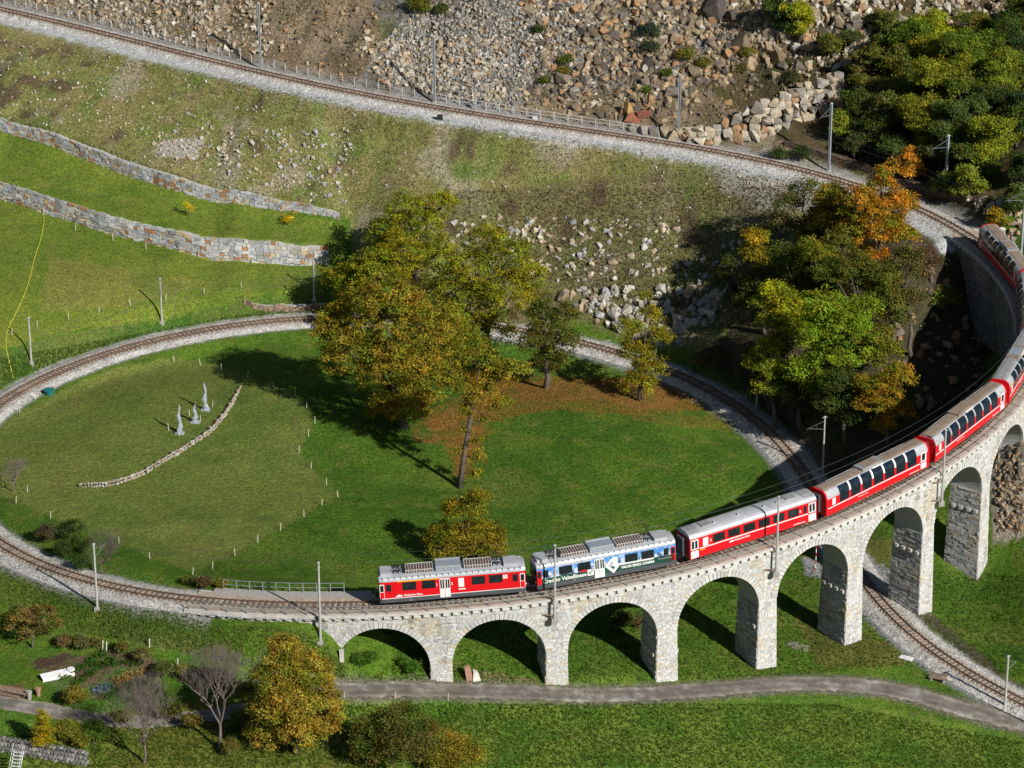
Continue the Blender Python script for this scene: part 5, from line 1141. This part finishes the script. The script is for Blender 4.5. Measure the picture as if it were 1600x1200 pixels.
# ordinary coach
def coach(label, s0, s1):
    R, L = car_root('passenger_coach', label, s0, s1, 'train coach'); k = L/16.5; x = lambda v: v*k
    bands(.75, 3.12, [(1.33, 3.3), (1.2, 3.5), (.9, 3.66), (.45, 3.75), (.05, 3.77)], .1, L-.1, R, 'red', 'silver')
    panel(R, 'stripe', x(1.3), x(15.25), 1.72, 1.84, 'white', proud=.012)
    for a, b in ((3.05, 4.5), (5.0, 6.45), (6.95, 8.4), (8.9, 10.3), (10.8, 12.2), (12.7, 14.05)):
        f = panel(R, 'window', x(a), x(b), 2.0, 2.86, 'glass', proud=.014); MB().box(x(a)-.04, x(b)+.04, -HWC-.006, -HWC+.01, 1.96, 2.92).build('frame', M['black'], f)
    panel(R, 'window', x(14.7), x(15.1), 1.98, 2.86, 'glass')
    panel(R, 'frosted_window', x(1.75), x(2.4), 1.92, 2.9, 'white', proud=.014)
    for a in (.22, 15.35):
        d = panel(R, 'door', x(a), x(a+.95), .8, 3.0, 'white', proud=.02)
        for w0 in (.1, .52): panel(d, 'window', x(a)+w0, x(a)+w0+.3, 1.95, 2.88, 'glass', proud=.034)
        panel(d, 'band', x(a), x(a+.95), 1.68, 1.82, 'red', proud=.03)
    lettering('Rh\u00e4tische Bahn', x(5.8), 1.36, .30, 'white', R, bold=.008, wid=x(1.9)); 
    MB().add([(x(5.0), -HWC-.02, 1.34), (x(5.6), -HWC-.02, 1.34), (x(5.75), -HWC-.02, 1.5), (x(5.3), -HWC-.02, 1.58)], [(0, 1, 2, 3)]).build('railway_logo', M['white'], R)
    lettering('2', x(2.62), 2.25, .42, 'white', R, bold=.01); lettering('2', x(14.15), 2.25, .42, 'white', R, bold=.01)
    panel(R, 'number_plate', x(13.4), x(14.9), .92, 1.0, 'white', both=False); panel(R, 'orange_mark', x(1.4), x(2.0), 1.5, 1.62, 'yellow', both=False)
    for a, b, c in ((.1, 1.6, 'greyroof'), (14.9, 16.3, 'greyroof')): MB().loft([(1.0, 3.63), (.45, 3.765), (-.45, 3.765), (-1.0, 3.63), (-.45, 3.80), (.45, 3.80)], [x(a), x(b)]).build('roof_hatch', M[c], R)
    for a in (2.2, 13.0): MB().box(x(a), x(a)+1.2, -.55, .45, 3.72, 3.86).build('roof_hatch', M['greyroof'], R)
    for a in (3.8, 6.9, 10.2, 11.9): MB().tube([(x(a), -.35, 3.7), (x(a), -.35, 3.95)], .11, 8).build('ventilator', M['silver'], R)
    for s_ in (0, 1):
        xe = .1 if s_ == 0 else L-.1; d = -1 if s_ == 0 else 1
        MB().box(min(xe, xe+d*.06), max(xe, xe+d*.06), -1.38, 1.38, .8, 3.3).build('end_wall', M['darkred'], R)
        MB().box(min(xe, xe+d*.45), max(xe, xe+d*.45), -.55, .55, 1.0, 3.1).build('gangway', M['skirt'], R)
    bogie(R, 2.9); bogie(R, L-2.9); MB().box(5, L-5, -1.1, 1.1, .5, .8).build('underframe', M['under'], R); return R
coach('red coach with white doors and pale ribbed roof, between advertising railcar and panorama coaches', 371.0, 387.6)
# panorama coaches
PPR = [(1.35, .62), (1.35, 2.55), (1.30, 2.86), (1.16, 3.16), (.95, 3.38), (.74, 3.50)]
def seg(p, a, b, off=0.0):   # part of the profile between parameters a..b (arc length from the bottom)
    p = np.array(p, float); d = np.concatenate([[0], np.cumsum(np.hypot(*(p[1:]-p[:-1]).T))]); t = sorted(set([a, b]+[v for v in d if a < v < b]))
    q = np.array([[np.interp(v, d, p[:, 0]), np.interp(v, d, p[:, 1])] for v in t]); tg = np.gradient(q, axis=0); n = np.stack([tg[:, 1], -tg[:, 0]], -1); n /= np.linalg.norm(n, axis=1)[:, None]; return q+n*off
def curved(mb, x0, x1, a, b, side, off=.012, th=.03):
    o = seg(PPR, a, b, off); i = seg(PPR, a, b, off-th); pr = np.vstack([o, i[::-1]]); mb.loft([(y*-side*-1, z) for y, z in pr] if side > 0 else [(-y, z) for y, z in pr[::-1]], [x0, x1]); return mb
def panorama(label, s0, s1, roofmat, sidemat='silver', first=False, stripe=False):
    R, L = car_root('panorama_coach', label, s0, s1, 'train coach'); k = L/16.3; x = lambda v: v*k
    A = 2.0; END = seg(PPR, 0, 99)[-1]; TL = 3.48
    low = [(y, z) for y, z in PPR[:2]]
    MB().loft([(1.35, .62), (1.35, 2.60), (-1.35, 2.60), (-1.35, .62)][::-1], [.1, L-.1]).build('body', M['red'], R)
    up = [(1.345, 2.58)]+[(y-.005, z-.005) for y, z in PPR[2:]]; full = up+[(-y, z) for y, z in up[::-1]]
    MB().loft(full, [.1, L-.1]).build('roof', M[sidemat], R)
    MB().loft([(.80, 3.47), (.45, 3.58), (-.45, 3.58), (-.80, 3.47)], [.15, L-.15]).build('roof_top', M[roofmat], R)
    panel(R, 'stripe', x(.15), x(14.95), 1.42, 1.54, 'white')
    for side in (-1, 1):
        for i in range(7):
            a = 2.0+i*1.81; b = a+1.50
            w_ = curved(MB(), x(a), x(b), 1.02, 2.98, side, .012).build('window', M['panoglass'], R)
            if i < 6: curved(MB(), x(b)+.03, x(b)+.27*k, 1.94, 3.0, side, .022).build('post', M['white' if not first else 'silver'], w_)
        curved(MB(), x(1.95), x(14.4), 2.98, 3.12, side, .015).build('roof_edge', M[sidemat], R)
        curved(MB(), x(2.0), x(14.35), 2.38, 2.42, side, .02).build('glazing_bar', M['black'], R)
    f = panel(R, 'frosted_window', x(.85), x(1.35), 1.7, 2.5, 'white')
    d = panel(R, 'door', x(15.05), x(15.95), .75, 2.75, 'white', proud=.018); panel(d, 'window', x(15.22), x(15.72), 1.75, 2.6, 'glass', proud=.034); panel(d, 'band', x(15.05), x(15.95), 1.45, 1.57, 'red', proud=.028)
    bx = MB().box(x(6.3), x(9.6), -.72, .72, 3.52, 3.80).build('air_conditioner', M['greyroof' if not first else 'tanroof'], R)
    MB().loft([(.74, 3.55), (.6, 3.86), (-.6, 3.86), (-.74, 3.55)], [x(6.9), x(9.0)]).build('cover', M['bluegrey' if roofmat != 'tanroof' else 'tanroof'], bx)
    MB().box(x(7.6), x(9.4), -.98, -.76, 3.50, 3.58).build('side_tray', M['white'], R); MB().box(x(5.9), x(7.2), -.92, -.74, 3.50, 3.60).build('side_tray', M['concrete'], R)
    if stripe: panel(R, 'class_stripe', x(.3), x(1.9), 2.52, 2.62, 'yellow')
    lettering('Rh\u00e4tische Bahn', x(4.9), 1.08, .24, 'white', R, wid=x(1.6)); panel(R, 'number_plate', x(13.2), x(14.8), .78, .85, 'white', both=False)
    for s_ in (0, 1):
        xe = .1 if s_ == 0 else L-.1; dd = -1 if s_ == 0 else 1
        pr = [(1.37, .62), (1.37, 2.6), (1.18, 3.2), (.76, 3.52), (-.76, 3.52), (-1.18, 3.2), (-1.37, 2.6), (-1.37, .62)]
        MB().loft(pr, sorted([xe, xe+dd*.22])).build('end_wall', M['red'], R)
        MB().box(min(xe, xe+dd*.55), max(xe, xe+dd*.55), -.5, .5, 1.0, 3.0).build('gangway', M['skirt'], R)
    bogie(R, 2.9); bogie(R, L-2.9); MB().box(5, L-5, -1.1, 1.1, .45, .66).build('underframe', M['under'], R); return R
panorama('first panorama coach with wrap over windows, next to the ordinary red coach', 388.7, 405.2, 'tanroof')
panorama('second panorama coach from the railcars with silver window posts and dusty brown roof', 406.2, 422.6, 'tanroof', 'silver', True)
panorama('third panorama coach with a short yellow stripe, cut by the right edge of the photo', 423.4, 438.6, 'greyroof', 'silver', True, True)
panorama('fourth panorama coach, mostly beyond the right edge above the yellow striped one', 439.3, 454.3, 'greyroof', 'silver')
panorama('last panorama coach of the train on the shaded curve at the upper right', 454.9, 468.7, 'tanroof', 'silver')
# thin black hose on the coach roofs
# ------------------------------------------------------------------ masts
def arm(mb, h, ln, up=.4):
    mb.tube([(0, 0, h-.5), (ln, 0, h-1.3)], .016, 5); mb.tube([(0, 0, h-1.6), (ln*.85, 0, h-1.25)], .02, 5); mb.tube([(ln*.45, 0, h-.95), (ln*.45, 0, h-1.5)], .012, 4); mb.box(-.35, .35, -.04, .04, h-.06, h+.02)
def mast(name, label, base, top, kind='old', towards=True, at_=None):
    g = at_ if at_ is not None else hit1(*base); t = (g[1])/ray(base[0], top)[1]; h = CH+ray(base[0], top)[2]*t-g[2]
    R = empty(name, g); tag(R, label, 'mast')
    idx = int(((_x-g[0])**2+(_y-g[1])**2).argmin()); 
    d2 = (_x-g[0])**2+(_y-g[1])**2+((GRAD*_s-g[2])**2)*4; idx = int(d2.argmin()); a = math.atan2(_y[idx]-g[1], _x[idx]-g[0])
    if kind == 'new':
        m_ = MB()
        for q in (-.14, .10): m_.box(-.13, .13, q, q+.04, 0, h)
        m_.box(-.035, .035, -.12, .12, 0, h); mt = 'steel'
        for k in range(int(h/.6)): m_.box(-.12, .12, -.13, .13, k*.6, k*.6+.05)
    else:
        m_ = MB().tube([(0, 0, -.3), (0, 0, h*.5), (0, 0, h)], [.15, .13, .105], 8); mt = 'oldsteel'
    o = m_.build('pole', M[mt], R); o.rotation_euler[2] = a
    if kind != 'plain':
        dd = min(3.0, math.sqrt(min((_x[idx]-g[0])**2+(_y[idx]-g[1])**2, 9))); am = MB(); arm(am, h, max(dd, 1.6)); o2 = am.build('arm', M['steel' if kind == 'new' else 'rail_grey'], R); o2.rotation_euler[2] = a
    MB().tube([(0, 0, h), (0, 0, h+.12)], .14, 8).build('cap', M['grate'], R)
    MB().box(-.3, .3, -.3, .3, -.4, .12).build('footing', M['concrete'], R)
    return R
for px, b, t, lab in ((407,107,5,'tall grey steel mast beside the upper line above the left scree'), (679,160,58,'tall grey steel mast in front of the pale grey rubble'), (1060,220,117,'tall grey steel mast at the left end of the boulder wall'), (1295,267,162,'tall grey steel mast left of the upper wood'),
    (1477,300,212,'tall grey steel mast in front of the upper wood near the train tail'), (1595,402,295,'tall pale mast beside the last coach at the right edge')): mast('catenary_mast', lab, (px, b), t, 'new')
for px, b, t, lab in ((253,503,436,'old round mast beside the far side of the loop on the left'), (49,567,497,'old round mast near the yellow rope at the left edge'), (491,466,408,'old round mast in the shadow left of the largest chestnut'), (152,950,851,'old round mast outside the left bend of the loop'),
    (1570,1106,1026,'old round mast beside the lower line at the bottom right'), (1285,742,652,'old round mast in the shade behind the panorama coaches'), (1182,640,560,'old round mast in front of the dark hillside'), (1008,492,464,'short mast top showing among the pale blocks')): mast('catenary_mast', lab, (px, b), t)
for px, yb, yt, s, lab in ((500,1002,880,329.6,'old mast fixed to the abutment at the left end of the viaduct'), (867,968,853,355.6,'old mast bracketed to the viaduct beside the advertising railcar'), (1214,895,777,380.2,'old mast bracketed to the viaduct in front of the red coach'), (1474,785,672,404.6,'old mast bracketed to the viaduct in front of the panorama coaches')):
    # find the place on the outer edge whose picture column is px
    ss = np.arange(s-8, s+8, .05); E_ = P(ss, -2.75); X_, _ = proj(*E_.T); s = float(ss[abs(X_-px).argmin()]); g = P(s, -2.75); _, y0 = proj(*g); zz = CH+ray(px, yb)[2]*(g[1]/ray(px, yb)[1]); g[2] = zz
    R = mast('viaduct_mast', lab, (px, yb), yt, 'old', at_=g); a = HD(s); top = GRAD*s
    for dz in (.35, 2.6):
        br = MB(); c_, s_ = math.cos(a), math.sin(a)
        f = lambda u, v, z: (u*c_-v*s_, u*s_+v*c_, z)
        br.tube([f(-1.15, .72, dz), f(.15, .0, dz)], .085, 4); br.tube([f(.5, .72, dz), f(-.1, 0, dz)], .06, 4); br.build('bracket', M['wood'], R)
# signals and poles
g = hit1(743,172); R = empty('signal_post', g); tag(R, 'short signal post with a round disc in front of the grey rubble', 'signal'); MB().tube([(0,0,-.2),(0,0,4.4)], .06, 6).build('post', M['steel'], R); MB().tube([(0,-.1,4.1),(0,-.03,4.1)], .32, 14).build('disc', M['skirt'], R); MB().box(-.2,.2,-.15,.15,.9,1.5).build('box', M['steel'], R)
g = hit1(1274,893); R = empty('striped_pole', g); tag(R, 'red and white striped pole seen through the fifth arch', 'pole')
for k in range(7): MB().tube([(0,0,k*.5+(0 if k else -.3)),(0,0,k*.5+.5)], .055, 8).build('band', M['white' if k % 2 else 'red'], R)
# railing and fence posts on the uphill side of the upper line
def line_fence(name, label, s0, s1, off, gap, h, rails, r=.03, mat='rail_grey'):
    R = empty(name, (0,0,0)); tag(R, label, 'fence'); pm = MB().box(-.04,.04,-.04,.04,-.3,h).mesh('post', M[mat])
    tops = []
    for s in np.arange(s0, s1, gap):
        q = P(s, off); q[2] = hz(q[0], q[1]); link('post', pm, R, q); tops.append(q)
    for z in rails: link('rail', MB().tube([q+[0,0,z] for q in tops], r, 4).mesh('rail', M[mat]), R)
line_fence('line_railing', 'grey railing along the uphill side of the upper line in front of the talus', 523, 558, -3.0, 2.0, 1.15, (1.12, .6), .035, 'grate')
line_fence('wire_fence', 'thin wire fence with grey posts above the upper line on the left', 560, 640, -3.3, 1.9, 1.1, (1.05, .7, .35), .012, 'grate')
g = hit1(688,187); R = empty('black_barrel', g); tag(R, 'small black drum lying with its pale end outwards below the upper line', 'drum'); MB().tube([(-.45,0,.4),(.35,0,.4)], .38, 14).build('body', M['black'], R); MB().tube([(.35,0,.4),(.42,0,.4)], .38, 14).build('lid', M['concrete'], R)
g = hit1(836,188); R = empty('track_box', g); tag(R, 'small pale cabinet beside the railing of the upper line', 'cabinet'); MB().box(-.35,.35,-.25,.25,0,.75).build('body', M['grate'], R); MB().box(-.4,.4,-.3,.3,.75,.82).build('lid', M['rail_grey'], R)

# ------------------------------------------------------------------ meadow furniture
stk = MB().tube([(0,0,-.15),(0,0,.5),(0,0,.95)], [.045,.045,.03], 5).mesh('fence_stake', M['stake'])
def stakes(pts, lab, grp):
    for px, py in pts:
        o = link('fence_stake', stk, None, hit1(px, py)); o.rotation_euler = (random.uniform(-.12,.12), random.uniform(-.12,.12), 0); o.scale = (1,1,random.uniform(.9,1.1)); tag(o, lab, 'fence stake', grp)
stakes([(272,565),(313,571),(346,579),(387,590),(427,606),(461,618),(479,638),(492,662),(482,682),(467,708),(486,732),(510,758),(528,777),(503,790),(475,808),(438,829),(403,848),(367,868)], 'pale wooden stake on the right hand edge of the mown oval', 'stakes round the mown oval, right side')
stakes([(332,889),(301,898),(234,873),(186,849),(79,810),(43,769),(25,786)], 'pale wooden stake on the near edge of the mown oval', 'stakes round the mown oval, near side')
stakes([(1,661),(31,645),(55,625),(27,644),(84,606),(128,583),(180,565),(223,550)], 'pale wooden stake on the gravel edge of the mown oval', 'stakes round the mown oval, far side')
stakes([(296,650),(264,673),(280,681),(332,636),(313,659)], 'pale wooden stake beside the stone sculptures', 'stakes by the sculptures')
stakes([(19,523),(58,510),(107,499),(155,489),(204,478),(259,470),(319,459),(377,449)], 'pale wooden stake on the lower edge of the left meadow', 'stakes on the lower edge of the left meadow')
stakes([(10,312),(69,335),(118,360),(177,376),(228,389),(310,402),(395,412)], 'pale wooden stake at the foot of the lower terrace wall', 'stakes at the foot of the lower terrace wall')
stakes([(538,1091),(618,1092),(700,1094)], 'small pale post on the near edge of the road', 'posts by the road')
rp = hit([68,64,55,48,40,26,13,9,12,16,21], [338,372,400,430,455,488,513,538,555,572,592])+[0,0,.06]; rp = np.vstack([hit1(0,310)+[0,0,.06], hit1(25,316)+[0,0,.06], hit1(50,325)+[0,0,.06], rp])
tag(MB().tube(catmull(rp, 4), .045, 5).build('yellow_rope', M['rope']), 'yellow rope lying down the left meadow', 'rope')
for px, b, t, lab in ((321,641,598,'tallest pale stone sculpture, farthest of the three on the meadow'), (281,677,633,'pale stone sculpture nearest the low curved wall'), (305,660,632,'shortest pale stone sculpture between the other two')):
    g = hit1(px, b); h = (b-t)/(px_per_m(g[1], g[2])*cp); R = empty('stone_sculpture', g); tag(R, lab, 'sculpture')
    m_ = MB(); n = 9; V = []
    for i in range(n):
        f = i/(n-1); r = (.26*(1-f)**.7+.055)*(1+.28*math.sin(px+i*2.1)); a0 = f*1.2+px
        for j in range(7): a = a0+j*2*math.pi/7; V.append((r*math.cos(a)*1.1+.10*math.sin(i*1.3+px), r*.7*math.sin(a), f*h))
    F = [(i*7+j, i*7+(j+1) % 7, (i+1)*7+(j+1) % 7, (i+1)*7+j) for i in range(n-1) for j in range(7)]+[tuple((n-1)*7+j for j in range(7))]
    m_.add(V, F).build('figure', M['marble'], R); MB().box(-.55,.55,-.4,.4,-.1,.14).build('plinth', M['marble'], R)
g = hit1(77,616); R = empty('water_tub', g); tag(R, 'round teal plastic water tub beside the loop track', 'tub'); m_ = MB(); m_.tube([(0,0,0),(0,0,.62)], [.50,.62], 18); m_.build('tub', M['teal'], R); MB().tube([(0,0,.60),(0,0,.68)], .68, 18).build('rim', M['teal'], R)
g = hit1(1465,1065); R = empty('bench', g, -.35); tag(R, 'plain wooden bench between the road and the lower line', 'bench'); MB().box(-1.0,1.0,-.25,.25,.42,.50).build('seat', M['wood'], R); MB().box(-1.0,1.0,.28,.34,.62,.9).build('backrest', M['wood'], R)
for sx in (-.7,.7): MB().box(sx-.09,sx+.09,-.2,.34,-.1,.42).build('leg', M['concrete'], R); MB().box(sx-.04,sx+.04,.28,.33,.42,.85).build('post', M['wood'], R)
g = hit1(1416,1029); tag(link('stone_slab', MB().box(-.75,.75,-.4,.4,0,.14).mesh('stone_slab', M['white']), None, g), 'flat white slab in the grass beside the lower line', 'slab').rotation_euler[2] = -.5
g = hit1(735,1061); R = empty('stone_memorial', g, .15); tag(R, 'small leaning stone block monument under the second arch', 'monument')
MB().add([(-.45,-.35,-.1),(.35,-.35,-.1),(.35,.3,-.1),(-.45,.3,-.1),(-.65,-.2,1.55),(-.05,-.2,1.6),(-.05,.25,1.6),(-.65,.25,1.55)], BOXF).build('upright', M['brick'], R)
MB().add([(.2,-.5,-.1),(1.1,-.35,-.1),(1.0,.4,-.1),(.2,.35,-.1),(.3,-.4,1.0),(.8,-.25,.9),(.7,.3,.9),(.3,.3,1.0)], BOXF).build('block', M['cornice'], R)
g = hit1(534,1031); tag(link('white_pillar', MB().box(-.22,.22,-.2,.2,-.2,1.1).box(-.26,.26,-.24,.24,1.1,1.18).mesh('white_pillar', M['cornice']), None, g), 'short white pillar at the left foot of the first arch', 'pillar')
g = hit1(92,1061); R = empty('white_trough', g, .45); tag(R, 'long white sheet metal cold frame standing in the vegetable garden', 'cold frame')
MB().box(-1.75,1.75,-.05,.05,0,.38).build('side', M['white'], R); MB().box(-1.75,1.75,.75,.82,0,.5).build('side', M['white'], R); MB().add([(-1.8,-.1,.40),(1.3,-.1,.40),(1.3,.85,.56),(-1.8,.85,.56),(-1.8,-.1,.44),(1.3,-.1,.44),(1.3,.85,.60),(-1.8,.85,.60)], BOXF).build('cover', M['white'], R); MB().tube([(1.5,.4,.55),(1.5,.4,.72)], .42, 10).build('bowl', M['white'], R)
R = empty('log_pile', hit1(12,1084), -.35); tag(R, 'pile of dark brown logs on the bare earth at the left edge', 'logs')
for i in range(9):
    yy = (i % 4)*.34-.5; zz = .17+(i//4)*.28; MB().tube([(-2.0+random.uniform(-.4,.4),yy,zz),(2.0+random.uniform(-.4,.6),yy+random.uniform(-.15,.15),zz)], .15, 7).build('log', M['wood'], R)
for px, py, m_, lab in ((46,1092,'concrete','pale stone post next to the terracotta pot'), (60,1087,'brick','terracotta pot on the lawn beside the pale post')):
    g = hit1(px, py); mm = MB().tube([(0,0,-.1),(0,0,.75),(0,0,.78),(0,0,.92)], [.20,.27,.33,.33], 12); tag(link('garden_pot' if m_ == 'brick' else 'stone_post', mm.mesh('garden_pot', M[m_]), None, g), lab, 'pot' if m_ == 'brick' else 'post')
# vegetable rows
for r_i, (x0, y0, x1, y1, n, c, lab) in enumerate([(95,1062,165,1020,16,(.07,.16,.02),'row of bright green cabbages beside the cold frame'),(112,1072,180,1028,16,(.06,.13,.02),'second row of bright green cabbages from the cold frame'),(150,1082,170,1072,5,(.16,.24,.28),'short row of blue grey cabbages'),(160,1092,240,1060,12,(.08,.15,.05),'low green vegetable row near the bare trees'),(182,1064,225,1050,9,(.42,.28,.09),'short row of straw coloured mulch plants'),(140,1040,222,1036,12,(.07,.14,.02),'upper row of green vegetables in the garden')]):
    R = empty('vegetable_row', (0,0,0)); tag(R, lab, 'vegetables')
    for i in range(n):
        f = (i+.5)/n; g = hit1(x0+(x1-x0)*f+random.uniform(-2,2), y0+(y1-y0)*f+random.uniform(-1.5,1.5)); V, F, Cc = leaves([(0,0,.12,.22,.22,.18)], 60, .20, RNG, 12); o = link('plant', fast_mesh('plant', V, F, M['grass'], Cc*np.array(c)), R, g)
# garden fence, stakes and mesh at the foot of the bank
for px, py in ((150,1010),(160,1015),(166,1017),(233,1012),(228,1030),(277,1043)):
    o = link('garden_stake', MB().tube([(0,0,-.2),(.1,0,1.1)], .07, 5).mesh('garden_stake', M['stake']), None, hit1(px, py)); tag(o, 'rough pale stake along the top of the vegetable garden', 'stake', 'stakes above the garden')
# rough stone wall and stairs in the bottom left corner
R = empty('corner_wall', (0,0,0)); tag(R, 'rough grey stone wall at the bottom left corner under the garden path', 'wall')
A_ = hit1(-5,1160); B_ = hit1(140,1185); 
for i in range(26):
    for k in range(4):
        f = (i+.5*(k % 2))/26; q = A_*(1-f)+B_*f; q = q+[0, -.9-.12*(3-k)+.2, 0]; V, F = ROCKS[(i*3+k) % 9]; z = float(hz(q[0], q[1]))+.1+k*.42-.6
        V = V/np.abs(V).max(0)*[.27,.25,.24]; c = random.choice([(.20,.195,.18),(.15,.145,.14),(.26,.25,.23),(.12,.115,.11)]); link('stone', fast_mesh('stone', V, F, M['rock'], np.tile(c, (len(V),1))), R, (q[0], q[1], z+.4))
g = hit1(34,1196); R = empty('metal_stairs', g+[0,-1.5,.2], -.15); tag(R, 'grey metal stairs with handrail running down at the bottom left corner', 'stairs')
for k in range(10): MB().box(-.45,.45,-k*.28-.12,-k*.28+.12,2.2-k*.24,2.25-k*.24).build('step', M['grate'], R)
for sx in (-.5,.5): MB().tube([(sx,.2,2.35),(sx,-2.8,-.25)], .05, 4).build('stringer', M['grate'], R); MB().tube([(sx,.2,3.2),(sx,-2.8,.6)], .03, 4).build('handrail', M['grate'], R)
print('objects', len(bpy.data.objects), 'tris', sum(sum(len(p.vertices)-2 for p in m.polygons) if len(m.polygons) < 2000 else len(m.polygons)*(len(m.polygons[0].vertices)-2) for m in bpy.data.meshes))

# look-alikes are told apart by their order across the picture
from collections import defaultdict
bpy.context.view_layer.update()
fam = defaultdict(list)
for o in bpy.data.objects:
    if o.parent is None and 'label' in o and o.get('kind') is None and 'group' in o: fam[o['label']].append(o)
ORD = ['first', 'second', 'third', 'fourth', 'fifth', 'sixth', 'seventh', 'eighth', 'ninth', 'tenth', 'eleventh', 'twelfth', 'thirteenth', 'fourteenth', 'fifteenth', 'sixteenth', 'seventeenth', 'eighteenth', 'nineteenth', 'twentieth']
for lab, os_ in fam.items():
    if len(os_) < 2: continue
    os_.sort(key=lambda o: float(proj(o.location[0], o.location[1], o.location[2])[0])); n = len(os_)
    for i, o in enumerate(os_):
        pos = 'leftmost' if i == 0 else 'rightmost' if i == n-1 else (ORD[i]+' from left' if i <= n//2 else ORD[n-1-i]+' from right') if n < 40 else ''
        if pos: o['label'] = lab+', '+pos
